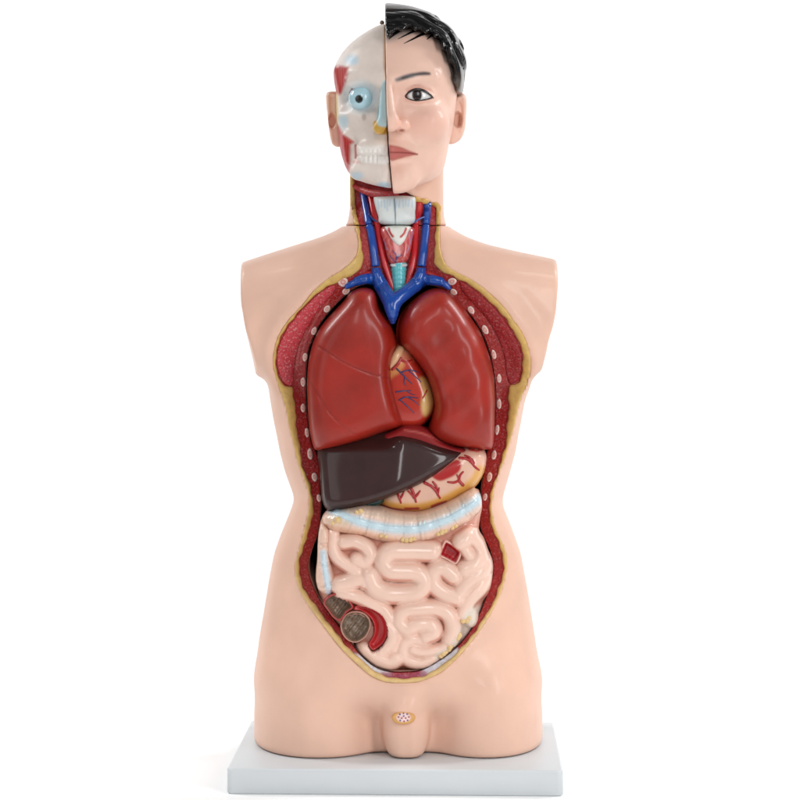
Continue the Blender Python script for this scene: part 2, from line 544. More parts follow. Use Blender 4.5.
A_px = [(354.6, 225.8), (357, 234), (358.7, 243), (356.5, 255), (349, 264), (340, 271.5), (329, 278), (314, 290.5), (303, 304), (290, 318), (280, 332.5),
        (275.5, 344), (273.2, 357), (274, 370), (277.5, 384), (282, 396), (286.3, 410), (288.7, 425), (293, 442), (298, 463.5), (304.5, 480),
        (308.7, 495), (308.7, 510), (305.5, 525), (300.5, 545), (295.8, 562), (295.8, 577), (300, 591), (309.5, 607), (322, 624),
        (341, 648.5), (358, 665), (367, 673), (377, 679), (389.5, 682.4), (409, 682.8), (424.5, 680), (442, 671.5), (459, 656), (475, 637),
        (490, 615), (500.5, 594), (506.3, 573), (507, 559), (503.5, 545.5), (498, 534), (493.6, 521), (492, 507), (494, 490.5), (499.5, 472),
        (504.5, 460), (510, 442), (514.5, 425), (518, 409), (522, 396.5), (527, 386), (530, 374), (530.8, 362), (528, 346), (521.5, 331.5),
        (514, 321), (503, 306), (485, 289.5), (470, 279), (458, 273), (449, 267.5), (444, 261), (440.5, 250), (439.8, 240), (439.8, 225.8)]
B_px = [(359.2, 225.8), (360.6, 235), (361.8, 245), (362.6, 256), (362, 266), (356, 273.5), (346, 278), (338, 282), (326, 288), (314, 296), (306, 304.5), (297, 314),
        (286.5, 327), (281, 338), (276.8, 349), (275.9, 360.5), (278, 374), (282.7, 384), (288, 386.8), (292.6, 388), (294, 396), (295.5, 410),
        (297, 427), (299.7, 447), (303.5, 469), (310, 484.5), (313, 499.5), (313, 513), (309.5, 530), (303.5, 547.5), (299.8, 563), (300.3, 578), (305, 590),
        (315, 604.5), (328, 622), (346, 645), (361, 659.5), (371, 668), (382, 674.8), (393, 677.7), (405, 678.3), (421, 676.4), (434, 670.5),
        (453, 656), (470, 637.5), (485, 616), (496, 595), (502.3, 575.5), (503.3, 560), (499.7, 546), (494.5, 534), (490.3, 520), (489, 506),
        (491.6, 490), (498, 471), (502.5, 456), (505.8, 442), (507, 425), (508.6, 410), (508.2, 396.5), (510, 386), (515, 384.6), (520, 379.5),
        (522.8, 366), (522.3, 353), (518, 340), (511, 327), (503, 316), (494, 305.5), (482, 295), (470, 285), (458, 279), (446, 273.5), (438, 268), (434, 260), (435, 244), (436, 225.8)]
C_px = [(352, 289), (340, 299.5), (327.5, 313), (319.5, 324), (312.7, 337.5), (308, 350), (306, 365), (305, 387.5), (306, 410), (308, 425), (311, 442),
        (315.5, 452), (319, 463), (320, 487.5), (320.7, 504), (319.5, 520), (317, 535), (312, 549), (308.8, 560), (308.5, 571), (311.5, 583), (319.5, 600),
        (331, 616.5), (345, 634.5), (357.5, 652), (368, 662.5), (378, 669), (389, 672), (403.5, 672.5), (420, 671), (434, 664.5), (452, 652),
        (468, 635), (480, 613.5), (487, 596), (492.8, 577), (493.7, 563.5), (489.5, 548), (483, 534.5), (480, 522), (480.7, 507), (482, 487.5),
        (484.5, 469.5), (487.5, 452), (492.5, 446), (494.5, 430), (496, 410), (496, 387.5), (493, 365), (489, 349), (483.5, 335), (475, 320),
        (465, 309), (453.5, 297.5), (444, 290), (432, 285), (400, 283), (366, 284)]
def onskin(px, guess=-40.0, extra=0.0):
    px = np.asarray(px, float); yy = np.full(len(px), guess)
    for _ in range(4):
        X, Z = WX(px[:, 0], yy), WZ(px[:, 1], yy); yy = skin_y(X, Z) + extra
    return np.c_[X, Z], yy
A2, AY = onskin(curve(A_px, False, 2.5))
AUP_px = [(351, 184), (351, 205), (352.5, 215), (354.6, 225.8), (439.8, 225.8), (439.8, 206), (436, 202.5), (424, 199.5), (415, 197)]
AU2, AUY = onskin(np.array(AUP_px), -5)
IS, IY = np.vstack([A2, AU2]), np.r_[AY, AUY]
def ysec(X, Z):
    X, Z = np.asarray(X, float).ravel(), np.asarray(Z, float).ravel()
    out = np.empty(len(X))
    for i in range(0, len(X), 4000):
        d2 = (X[i:i + 4000, None] - IS[None, :, 0]) ** 2 + (Z[i:i + 4000, None] - IS[None, :, 1]) ** 2 + 1.0
        w = d2 ** -2
        out[i:i + 4000] = (w * IY).sum(1) / w.sum(1) + 0.42 * np.minimum(np.sqrt(d2.min(1)), 20)
    return out
def onsec(px, closed=True):
    px = np.asarray(px, float); yy = np.full(len(px), -35.0)
    for _ in range(4):
        X, Z = WX(px[:, 0], yy), WZ(px[:, 1], yy); yy = ysec(X, Z)
    return np.c_[X, Z], yy
def ysp(u, v):
    P, yy = onsec([(u, v)]); return yy[0]
def SP(u, v, off=0.0):
    """point lying on the cut surface at picture position, raised by off mm"""
    yv = ysp(u, v); return W(u, v, yv - off)
Bc = curve(B_px, False, 2.0); kk = np.arange(len(Bc))
Bc[3:-3] += (0.45 * np.stack([np.sin(kk * 0.9) + np.sin(kk * 0.37 + 2), np.sin(kk * 0.7 + 1)], 1))[3:-3]
B2, BY = onsec(Bc)
C2, CY = onsec(curve(C_px, True, 2.5))

P, shp = G.xz()
AX = np.vstack([A2, [[A2[-1, 0], A2[-1, 1] + 12], [A2[0, 0], A2[0, 1] + 12]]])
sdA = sdf2(P, AX).reshape(shp)[:, None, :]
sdC = sdf2(P, C2).reshape(shp)[:, None, :]
near = (sdA.ravel() < 12)
ys = np.zeros(len(P)); ys[near] = ysec(P[near, 0], P[near, 1]); ys = ys.reshape(shp)[:, None, :]
zseam = WZ(225.2, -12)
prism = np.maximum(sdA + 1.2, y - (ys + 6))
hole = np.maximum(sdC + 0.5, y - 62)
vv = HZ + (CZ - z) / sc(-40)
zone = ss(vv, 276, 300) * ss(-vv, -410, -385) * ss(-y, -15, 10)
F_uncut = F_uncut - zone * (2.2 * np.exp(-((sdA - 6) / 5.5) ** 2) - 1.6 * np.exp(-((sdA - 22) / 8) ** 2))
F = np.maximum(F_uncut, -np.minimum(prism, hole))
F = np.maximum(F, z - (zseam - 0.2)).astype(np.float32)
G.F = F
V, Q = G.mesh(2)

torso = thing('torso_model', 'skin coloured anatomical torso with open chest and belly, standing on the pale base board', 'torso model')
pa = Paint(V, (227, 186, 165))
add_mesh('torso_shell', V, Q, SKIN, torso, pa.c)
GRID_TORSO = G

# fat rim
def fat_y(X, Z, d): return ysec(X, Z) - 0.8 - 2.2 * np.sqrt(np.clip(1 - (1 - np.minimum(d / 2.6, 1)) ** 2, 0, 1)) + 1.2 * (d < 0.01)
sheet('fat_rim', [np.vstack([A2, B2[::-1]])], fat_y, FAT, torso, 1.6, (207, 170, 96),
      lambda p: p.mix(ss(p.v, 500, 640) * 0.35, (222, 192, 150)), rings=(0.4, 1.0))
# cut wall
def wall_y(X, Z, d): return ysec(X, Z) + 0.2
def paint_wall(p):
    p.mix(ss(-p.v, -268, -250) * 0.25, (190, 90, 90))
    p.poly([(352, 655), (360, 655), (384, 668), (392, 676), (376, 674), (362, 664)], (205, 200, 205), 2)
    p.poly([(424, 668), (440, 658), (456, 648), (458, 654), (444, 666), (430, 674), (420, 677)], (200, 196, 204), 2)
    p.line([(384, 675), (404, 677), (424, 674)], 3.2, (150, 50, 80), 2, 0.8)
    # intercostal streaks
    for s in ([(322, 303), (308, 325), (300, 345), (296, 370)], [(328, 301), (314, 322), (305, 342), (300, 365)]):
        p.line(s, 0.7, (205, 110, 110), 0.6, 0.6)
    for s in ([(462, 290), (484, 312), (500, 345)], [(470, 296), (490, 322), (503, 352)]):
        p.line(s, 0.6, (110, 20, 25), 0.8, 0.6)
sheet('muscle_section', [B2, C2], wall_y, MUSCLE, torso, 1.7, (150, 24, 22), paint_wall)
# pectoral muscle cut through, left and right of the photo
def slab_on_section(name, px, H, m, base, paint=None, step=1.6, a=2.4, closed_pts=True, back=3.0, parent=torso):
    pts = curve(px, True, step) if closed_pts else np.asarray(px, float)
    L, _ = onsec(pts)
    Vv, T, idx, loops = region([L], step, (0.4, 1.1))
    bs = np.zeros(len(Vv), bool); bs[idx[0]] = True
    phi = mvd(Vv, loops); phi[bs] = 0
    t = np.clip(phi / phi.max(), 0, 1)
    h = H * (1 - (1 - t) ** a) ** 0.5
    Pf = np.c_[Vv[:, 0], ysec(Vv[:, 0], Vv[:, 1]) - h - 0.1, Vv[:, 1]]
    Fc = [tuple(q) for q in T]
    I = idx[0]; Bk = Pf[I].copy(); Bk[:, 1] += back; n = len(Pf)
    for i in range(len(I)):
        j = (i + 1) % len(I); Fc.append((I[j], I[i], n + i, n + j))
    Va = np.vstack([Pf, Bk])
    p = Paint(Va, base)
    if paint: paint(p)
    return add_mesh(name, Va, Fc, m, parent, p.c)
slab_on_section('pectoral_muscle', [(334, 285), (322, 291), (309, 302.5), (298, 314.5), (287.5, 328), (282, 339), (278, 350), (277, 361), (279.3, 374), (283.5, 382.5),
                (289, 385.5), (293, 384), (294, 370), (297, 352), (303, 337), (313, 318), (324, 304), (334, 292)], 2.2, GRAIN, (186, 54, 64))  # pinker than its twin: sparkle of the lit grain put into the colour
slab_on_section('pectoral_muscle', [(460, 281.5), (470, 287), (482, 297), (493, 307), (502, 317.5), (510, 329), (516.5, 341), (521, 354), (521.4, 366), (518.8, 378.5),
                (514, 383), (509, 383), (506, 372), (504, 356), (498, 338), (489, 322), (476, 306), (463, 292)], 1.6, MUSCLE, (146, 22, 28))
# sawn rib ends
RIBS = [(343, 282, 6, 5.2, 20), (346, 291.3, 4.6, 3.8, -35), (327, 309, 4.8, 3.6, -55), (314, 331, 4.9, 3.3, -68), (305, 357, 5.4, 3.0, -82), (303, 382, 6, 2.8, 88),
        (303, 408, 5.6, 2.8, 88), (307, 432.5, 5.2, 2.6, 84), (310, 454, 6, 2.9, 84), (314.5, 477, 5.5, 2.9, 80), (319, 498, 4.8, 2.5, 80),
        (452, 281.5, 6, 4.6, -15), (453.5, 292, 4.4, 3.5, 35), (471, 310, 5.2, 3.7, 55), (485, 329.7, 5.3, 3.3, 62), (493.7, 354.5, 5.5, 2.9, 76), (499, 378.5, 5.6, 2.7, 86),
        (499, 404, 5.8, 2.6, 90), (497, 429.7, 6.2, 2.6, 96), (494, 455, 5.2, 2.8, 98), (489.5, 477, 5.2, 3.0, 100), (485, 497, 4.9, 2.7, 100)]
for u0, v0, a0, b0, ang in RIBS:
    th = np.linspace(0, 2 * math.pi, 22, endpoint=False); ca, sa = math.cos(math.radians(ang)), math.sin(math.radians(ang))
    a0 *= rng.uniform(0.74, 0.96); b0 *= rng.uniform(0.78, 0.98)
    ex, ey = a0 * np.cos(th) * (1 + 0.06 * np.cos(3 * th + u0)), b0 * np.sin(th)
    pts = np.c_[u0 + ex * ca - ey * sa, v0 + ex * sa + ey * ca]
    def pr(p, u0=u0, v0=v0, a0=a0, b0=b0, ca=ca, sa=sa):
        du, dv = p.u - u0, p.v - v0
        q = np.hypot((du * ca + dv * sa) / a0, (-du * sa + dv * ca) / b0)
        p.mix(ss(-q, -0.68, -0.45), (206, 130, 120)); p.mix(ss(-q, -0.36, -0.18) * 0.8, (225, 196, 184))
    slab_on_section('rib_end', pts, 1.7, BONE, (228, 205, 196), pr, 0.8, 2.0, False)
# inner lining
n = len(C2)
inner = C2.mean(0) + (C2 - C2.mean(0)) * 1.0
Vt, Tt, It, Lt = region([C2], 6.0, ())
ring0 = np.c_[C2[:, 0], CY + 0.5, C2[:, 1]]
ring1 = np.c_[C2[:, 0], np.full(n, 58.0), C2[:, 1]]
Vl = np.vstack([ring0, ring1, np.c_[Vt[:, 0], np.full(len(Vt), 58.0), Vt[:, 1]]])
ori = area(C2) > 0
Fl = []
for i in range(n):
    j = (i + 1) % n
    q = (i, j, n + j, n + i)
    Fl.append(q if not ori else q[::-1])
Fl += [tuple(int(2 * n + i) for i in t) for t in Tt]
p = Paint(Vl, (70, 14, 16)); p.mix(ss(p.y, -20, 30), (28, 6, 8))  # darkens with depth: shade of the cavity put into the colour
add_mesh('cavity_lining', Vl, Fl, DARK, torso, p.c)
# groin cut face
gy = skin_y(WX(403.5, -78), WZ(717.5, -78))
def pdots(p):
    p.blob(403.5, 717.5, 7.2, 4.6, (236, 205, 200), 1, 0.15)
    dots = [(-5, -0.5, 0), (-3.6, -3.2, 1), (0, -4.1, 0), (3.6, -3.4, 1), (5.4, -0.4, 0), (4, 2.9, 1), (0.6, 3.8, 0), (-3.3, 3, 1), (0.2, -1.4, 1), (-1.8, 0.6, 0), (2.2, 0.7, 0)]
    for a, b, c in dots: p.blob(403.5 + a, 717.5 + b, 0.95, 0.85, (150, 40, 60) if c == 0 else (60, 60, 130), 1, 0.3)
th = np.linspace(0, 2 * math.pi, 40, endpoint=False)
puff('cut_face', np.c_[403.5 + 11.8 * np.cos(th), 717.5 + 6.8 * np.sin(th)], float(gy) + 1.5, 4.0, 3, FAT, torso, 0.6, (214, 160, 92), pdots, a=4, b=3, closed_pts=False, rings=(0.3,))
# lower neck vessels and throat
BLUE, RED = (16, 72, 160), (190, 26, 34)
def vtube(name, pts, r, m, par, base, off=0.5, **k):
    return tube(name, [SP(u, v, off) for u, v in pts], r, m, par, base, **k)
vtube('jugular_vein', [(368.9, 226), (370.7, 231), (373, 246), (375.5, 266.5)], [3.74, 3.85, 3.96, 4.29], VESSEL, torso, BLUE, 1.5, ends=False)
vtube('jugular_vein', [(426, 226), (424.8, 238), (423.4, 252), (421.5, 266.5)], [4.00, 4.00, 4.10, 4.32], VESSEL, torso, BLUE, 1.5, ends=False)
vtube('carotid_artery', [(377.6, 226), (380, 242), (383, 256), (386, 268.5), (391, 284), (395, 296)], [3.1, 3.2, 3.3, 3.4, 3.4, 3.2], VESSEL, torso, RED, 1.5)
vtube('carotid_artery', [(415.5, 226), (415.2, 244), (413.8, 258), (411.7, 269), (408, 284), (403, 297)], [3.3, 3.4, 3.5, 3.6, 3.5, 3.2], VESSEL, torso, RED, 1.5)
vtube('subclavian_artery', [(374, 272.5), (366, 274.5), (358, 277.5), (351, 282)], [2.6, 2.6, 2.4, 2.0], VESSEL, torso, (168, 26, 32), 0.5)
vtube('subclavian_artery', [(424, 272.5), (432, 274.5), (440, 278.5), (446, 283)], [2.4, 2.4, 2.2, 1.8], VESSEL, torso, (168, 26, 32), 0.5)
vtube('subclavian_vein', [(356, 281.8), (351.5, 284), (347, 286.5)], [3.6, 3.4, 2.6], VESSEL, torso, BLUE, 3.0)
vtube('subclavian_vein', [(441.3, 282.2), (445, 284.5), (448.5, 287.5)], [3.6, 3.4, 2.6], VESSEL, torso, BLUE, 3.0)
def pthy(p):
    p.mix(0.35 * ss(np.sin(p.u * 1.1 + np.sin(p.v * 0.5) * 2), 0.2, 0.9), (214, 140, 132))
    for s in ([(396, 262), (396, 255), (393, 251)], [(396, 260), (399, 254)], [(396, 258), (402, 255)], [(395, 262), (390, 256)]):
        p.line(s, 0.55, (40, 50, 110), 0.4)
    for s in ([(409, 232), (410, 243), (407, 253)], [(412, 230), (412, 240)], [(383, 240), (388, 250)]):
        p.line(s, 0.5, (150, 150, 190), 0.5, 0.7)
slab_on_section('thyroid_gland', [(382, 227), (413, 227), (412.5, 240), (411, 252), (407, 262), (400, 265), (391, 264.5), (387, 258), (384.5, 246)], 14, GLOSS, (186, 72, 70), pthy, 1.1, 2.2)
def pvoice(p):
    p.line([(388.7, 228.5), (390.3, 233), (393, 236.5)], 1.1, (180, 46, 48), 0.5)
    p.line([(406, 228.5), (404, 233.5), (400.8, 236.8)], 1.1, (180, 46, 48), 0.5)
o = slab_on_section('voice_box', [(385.5, 226.2), (410, 226.2), (408.5, 234), (406.5, 240), (402.5, 246), (399, 247.5), (394.5, 245), (390.5, 240), (387.5, 234)], 18, BONE, (222, 222, 214), pvoice, 1.0, 2.6)
# windpipe with rings
tp = [(398.8, 263), (398.8, 272), (398.9, 282), (399, 292), (399, 302)]
def ring_r(i): return 7.6 - 0.65 * i
trp = curve(np.array([np.r_[SP(u, v, 2.0), ring_r(i)] for i, (u, v) in enumerate(tp)]), False, 0.6)
trp[:, 3] *= 1 + 0.07 * np.abs(np.sin(np.arange(len(trp)) * 0.6 * math.pi / 4.6)) ** 0.6
tube('windpipe', trp[:, :3], trp[:, 3], GLOSS, torso, (96, 186, 194), 20, 0.6, ends=False)
slab_on_section('throat_cartilage', [(390.5, 263.8), (399, 262.8), (407, 263.8), (406, 267.2), (399, 267.5), (391.5, 267.2)], 9, BONE, (190, 192, 196), None, 0.8, 3)

def front_at(o, u, v, off):
    """point on the visible front of an already built object"""
    n = len(o.data.vertices); co = np.empty(n * 3); o.data.vertices.foreach_get('co', co); co = co.reshape(-1, 3) * 1000
    uu, vv = PX(co); d = np.hypot(uu - u, vv - v)
    k = np.argsort(d)[:14]; yv = co[k, 1].min()
    k2 = k[co[k, 1] < yv + 6]; w = 1 / (d[k2] + 0.3)
    yv = (co[k2, 1] * w).sum() / w.sum()
    return W(u, v, yv - off)
# ------------------------------------------------------------------ head
head = thing('head_model', 'head split down the middle, half bare skull and half face with black hair', 'head model')
# upper neck
GN = Grid((-56, -40, zseam + 0.2 - 3), (50, 86, WZ(160, 0)), 1.5)
x, y, z = GN.x, GN.y, GN.z
F = neck_field(x, y, z)
F = np.maximum(np.maximum(F, zseam + 0.2 - z), z - WZ(164, 0))
AU = np.array([(350.6, 176), (351, 205), (352.5, 215), (354.6, 224.4), (439.8, 224.4), (439.8, 206), (437, 203), (424, 199.5), (414, 196), (400, 188), (370, 178)])
AUw, _ = onsec(AU)
P, shp = GN.xz()
AUx = AUw.copy(); AUx[3:5, 1] -= 12
sda = sdf2(P, AUx); yq = ysec(P[:, 0], P[:, 1])
F = np.maximum(F, -np.maximum((sda + 0.8).reshape(shp)[:, None, :], y - (yq.reshape(shp)[:, None, :] + 6)))
th = np.linspace(0, 2 * math.pi, 60, endpoint=False)
ra = 47.2 * np.sign(np.cos(th)) * np.abs(np.cos(th)) ** (2 / 2.2); rb = 55 * np.sign(np.sin(th)) * np.abs(np.sin(th)) ** (2 / 2.2)
ring = np.c_[ra + WX(396.6, YC), np.maximum(24 + rb, 14)]
Vj = np.vstack([np.c_[ring, np.full(60, zseam - 2.5)], np.c_[ring, np.full(60, zseam + 2.5)]])
add_mesh('dark_seam_slab', Vj, [(i, (i + 1) % 60, 60 + (i + 1) % 60, 60 + i) for i in range(60)] + [tuple(range(60))[::-1], tuple(range(60, 120))], DARK, head, lin((60, 34, 28)), smooth=False)  # added dark filler slab, stands in for the shade of the neck seam
GN.F = F.astype(np.float32)
V, Q = GN.mesh(2)
nk = add_mesh('neck', V, Q, SKIN, head, Paint(V, (227, 186, 165)).c)
up = zseam + 0.4
def clipz(L): L = L.copy(); L[:, 1] = np.maximum(L[:, 1], up); return L
def strip_on(name, px, m, base, yoff, par, step=1.2, paint=None):
    L, _ = onsec(np.asarray(px, float)); L = clipz(L)
    LL = []
    for i in range(len(L)):
        a, b = L[i], L[(i + 1) % len(L)]
        k = max(1, int(np.linalg.norm(b - a) / step))
        LL += [a + (b - a) * t for t in np.arange(k) / k]
    return sheet(name, [np.array(LL)], yoff, m, par, step, base, paint, rings=(0.4,))
strip_on('fat_rim', [(349.9, 176), (350.2, 205), (352, 215), (354.4, 225.5), (359.2, 225.5), (356.5, 214), (355.4, 203), (354.3, 176)], FAT, (207, 170, 96), fat_y, head)
strip_on('fat_rim', [(414, 196), (424, 198), (432, 201), (438.6, 202.5), (441.2, 206), (440.6, 225.5), (435.8, 225.5), (436, 208), (432, 205.5), (423, 204), (414, 201.5)], FAT, (202, 160, 86), fat_y, head)
strip_on('muscle_section', [(354, 184), (355.4, 203), (356.5, 214), (359.2, 225.5), (435.8, 225.5), (436, 208), (432, 205.5), (414, 199), (400, 188), (370, 178), (354, 176)], MUSCLE, (166, 34, 40), wall_y, head, 1.6)
vtube('jugular_vein', [(362.5, 189), (364, 196), (366, 208), (368.4, 222), (368.8, 224.3)], [3.41, 3.63, 3.74, 3.74, 3.74], VESSEL, head, BLUE, 1.5, ends=False)
vtube('jugular_vein', [(427.3, 204), (427, 210), (426.3, 220), (426, 224.3)], [3.92, 4.03, 4.03, 3.92], VESSEL, head, BLUE, 1.5, ends=False)
vtube('carotid_artery', [(369, 192), (371.5, 200), (374, 213), (377.3, 224.3)], [3.0, 3.1, 3.1, 3.1], VESSEL, head, RED, 1.5, ends=False)
vtube('carotid_artery', [(419.5, 202), (418.6, 210), (417, 218), (415.8, 224.3)], [3.4, 3.4, 3.3, 3.3], VESSEL, head, RED, 1.5, ends=False)
vtube('throat_vein', [(369, 215), (372.5, 219), (376.5, 221.5)], [1.0, 1.2, 0.8], VESSEL, head, (30, 50, 120), 5.0)
vtube('throat_vein', [(424, 217), (419, 219), (414.5, 222.5)], [1.0, 1.2, 0.8], VESSEL, head, (60, 80, 150), 5.0)
tube('chin_muscle', [SP(354, 186, 2), SP(362, 190, 5), SP(372, 193.2, 9), SP(384, 194.4, 12), SP(396, 194.5, 12)], [2.2, 3.2, 3.8, 3.8, 3.0], MUSCLE, head, (176, 52, 56), 14)
def pcart(p):
    for k in range(12):
        u0 = 378 + k * 3.1
        p.line([(u0, 200), (u0 + rng.uniform(-1, 1), 205 + rng.uniform(0, 6))], 0.6, (140, 185, 215), 0.8, 0.6)
    p.line([(394.3, 199), (395.2, 212), (395.4, 225)], 0.55, (70, 80, 90), 0.4)
    p.mix(ss(p.v, 214, 225) * 0.4, (200, 214, 218))
slab_on_section('throat_cartilage', [(373.5, 199.5), (376, 196.5), (394, 195.5), (412, 196.5), (415.5, 199), (415.5, 211), (412, 224.3), (382, 224.3), (378, 216)], 22, BONE, (216, 222, 220), pcart, 1.0, 3.0, True, 6, head)

# the dividing plane of the head
MID = [(0, 384.6), (25, 385), (70, 386), (110, 386.6), (130, 388), (150, 389), (165, 390.2), (188, 392.4), (202, 394.5), (230, 396)]
def midx(z, y=-60.0): return WX(rowf(MID, z, -60.0, 1, 3), -60.0)
Vp, Fp = [], []
zs = np.linspace(WZ(186, -60), WZ(42, -60), 24); ms = midx(zs)
for i, (zz, mm) in enumerate(zip(zs, ms)):
    f0 = float(np.interp(zz, zs[[0, 4, 14, 23]], [-62, -66, -62, -34])); b0 = float(np.interp(zz, zs[[0, 5, 23]], [-5, 20, 50]))
    Vp += [(mm - 0.9, f0, zz), (mm + 0.4, f0, zz), (mm + 0.4, b0, zz), (mm - 0.9, b0, zz)]
    if i: 
        for j in range(4):
            k = (j + 1) % 4; a = 4 * (i - 1); Fp.append((a + j, a + k, a + 4 + k, a + 4 + j))
Fp += [(3, 2, 1, 0), tuple(4 * 23 + j for j in range(4))]
add_mesh('dark_gap_sheet', np.array(Vp), Fp, DARK, head, lin((58, 34, 28)), smooth=False)  # added dark filler sheet, stands in for shade between the two halves

# --- skull half
GS = Grid((WX(328, 0), -112, WZ(198, 0)), (WX(394, 0), 102, WZ(18, 0)), 1.15)
x, y, z = GS.x, GS.y, GS.z
SK = [(24, 383, -14, 30), (26, 377, -22, 44), (31, 369, -34, 56), (37, 359.5, -44, 68), (45, 349.5, -54, 77), (54, 341.7, -62, 84), (64, 336, -68, 89),
      (72, 333.3, -71, 91), (82, 334.2, -74, 92), (92, 336, -74, 92), (105, 336.2, -71, 90), (120, 336.8, -71, 86), (130, 338.3, -71, 80), (146, 339.5, -73, 60),
      (155, 341.5, -76, 40), (166, 345, -76, 30), (177, 350.2, -75, 20), (183, 356, -74, 10), (187, 364, -72, 5), (190, 374, -68, 0), (193, 388, -60, 0)]
xm = midx(z)
xl = WX(rowf(SK, z, -5, 1, 1.5), -5)
yf = rowf(SK, z, -5, 2, 2); yb = rowf(SK, z, -5, 3, 2)
yc = -5.0
F = superell(x, y, xm + 2, np.maximum(xm + 2 - xl, 2), yc, yc - yf, yb - yc, 2.25)
F = smin(F, GS.cone(W(374, 119, -68), W(345, 117, -42), 8.5, 7.5), 7)                 # cheek bone
F = smin(F, GS.cone(W(386, 80, -73), W(350, 81, -60), 7, 6), 8)                        # brow
F = smax(F, -GS.ball(W(361.5, 97.5, -75), (15.0, 14, 14.2)), 7)
F = smax(F, -GS.ball(W(366, 121, -77), (7, 6, 9)), 6)
F = smax(F, -GS.ball(W(345, 98, -52), (7, 14, 9)), 6)                        # orbit
F = smax(F, -GS.ball(W(353, 143, -72), (9, 13, 15)), 6)                                # hollow of the cheek
F = smin(F, GS.cone(W(385, 148, -74), W(361, 149, -66), 6, 5), 6)                      # upper jaw
F = smin(F, GS.cone(W(386, 176, -68), W(358, 172, -56), 9, 8), 8)                      # chin
F = smin(F, GS.cone(W(348, 136, -50), W(350, 160, -46), 5.5, 4.0), 6)                  # chewing muscle
F = smin(F, GS.cone(W(341, 70, -32), W(342, 92, -38), 6.5, 3), 3)                      # temple muscle
F = smin(F, GS.cone(W(384.5, 86, -75), W(383.5, 118, -82), 3.8, 5.0), 3)               # nose cartilage
F = smin(F, GS.cone(W(382.5, 122, -83), W(379, 128, -80), 5.2, 6.0), 2)
# teeth: two rows of small rounded blocks
tz = WZ(154.5, -76)
tph = (x - WX(388, -76)) / 4.4
tooth = 1.3 * np.abs(np.cos(tph * math.pi)) ** 0.5 * np.exp(-((np.abs(z - tz) - 4.2) / 3.6) ** 4) * ((x > WX(359, -74)) & (y < -40))
F = F - tooth
F = np.where((np.abs(z - tz) < 1.0) & (x > WX(357, -70)) & (y < -40), F + 0.6, F)
jaw = z - WZ(194.5 - (y + 70) * 0.36, -40)
F = smax(F, -jaw, 6)
F = smax(F, z - WZ(25.3, 0), 5)
F = np.maximum(F, x - (xm - 0.15 - 0.75 * ss(-z, -WZ(112, -60), -WZ(140, -60))).astype(np.float32))
GS.F = F.astype(np.float32)
V, Q = GS.mesh(2)
p = Paint(V, (222, 208, 198))
fr = p.y < 5
p.blob(361, 97, 17, 16, (178, 204, 214), 0.55, 0.35); p.blob(352, 60, 6, 5, (150, 190, 210), 0.75, 0.6); p.blob(343, 122, 5, 7, (176, 204, 216), 0.8, 0.6)
p.blob(357, 176, 6, 4, (172, 200, 215), 0.7, 0.6); p.blob(384, 185, 7, 3, (170, 200, 215), 0.8, 0.6); p.blob(344, 72, 2, 20, (196, 196, 204), 0.4)
p.line([(350, 93), (352, 89)], 0.9, (130, 40, 60), 0.6); p.blob(364, 117, 2.2, 3.4, (176, 160, 150), 0.7)
p.line([(337, 92), (336.5, 105), (337.5, 128)], 1.3, (206, 178, 110), 1.0, 0.8)
p.line([(384.8, 30), (385.6, 80)], 0.9, (196, 158, 104), 0.8, 0.8)
TEMP = [(331, 66), (340, 65.5), (348.5, 67), (347.5, 75), (345, 84), (341.5, 93), (339.5, 95.5), (335, 92), (331, 80)]
CHEW = [(334, 124), (339, 126), (343.5, 134.5), (349, 138.5), (354, 142), (350.5, 145), (350.2, 156), (350, 166), (349, 175), (342, 166), (334, 150)]
NOSEB = [(382, 84), (387, 84), (389, 129), (385, 128.5), (378, 125), (377.5, 114), (380, 98)]
NOSEY = [(373.3, 123), (376, 120.5), (379, 126), (389, 128), (389, 134), (378, 134), (374, 131)]
TEETH = [(359, 147.5), (372, 146), (389, 146), (390, 163), (374, 163.5), (361, 161)]
p.poly(TEMP, (170, 40, 38), 2.2, smooth=False); p.poly(CHEW, (172, 32, 32), 2.2, smooth=False)
mus = np.maximum(ss(-sdf2(p.P, np.array(TEMP, float)), -1, 1.5), ss(-sdf2(p.P, np.array(CHEW, float)), -1, 1.5))
p.mix(mus * 0.35 * ss(np.sin(p.u * 2.6 + 0.6 * np.sin(p.v * 0.3)), 0.1, 0.9), (206, 104, 96))
p.line([(355.5, 145), (355.6, 158)], 0.9, (180, 70, 66), 0.8, 0.9); p.line([(346, 137), (353, 142)], 0.8, (190, 90, 84), 0.8, 0.8); p.blob(356, 162, 4, 1.6, (206, 140, 130), 0.6)
p.poly(NOSEB, (172, 204, 210), 1.5); p.poly(NOSEY, (206, 162, 70), 1.2)
p.poly(TEETH, (232, 226, 219), 2.0)
p.line([(345, 176), (356, 187), (372, 191), (394, 191)], 2.4, (168, 44, 50), 2.0, 0.8)

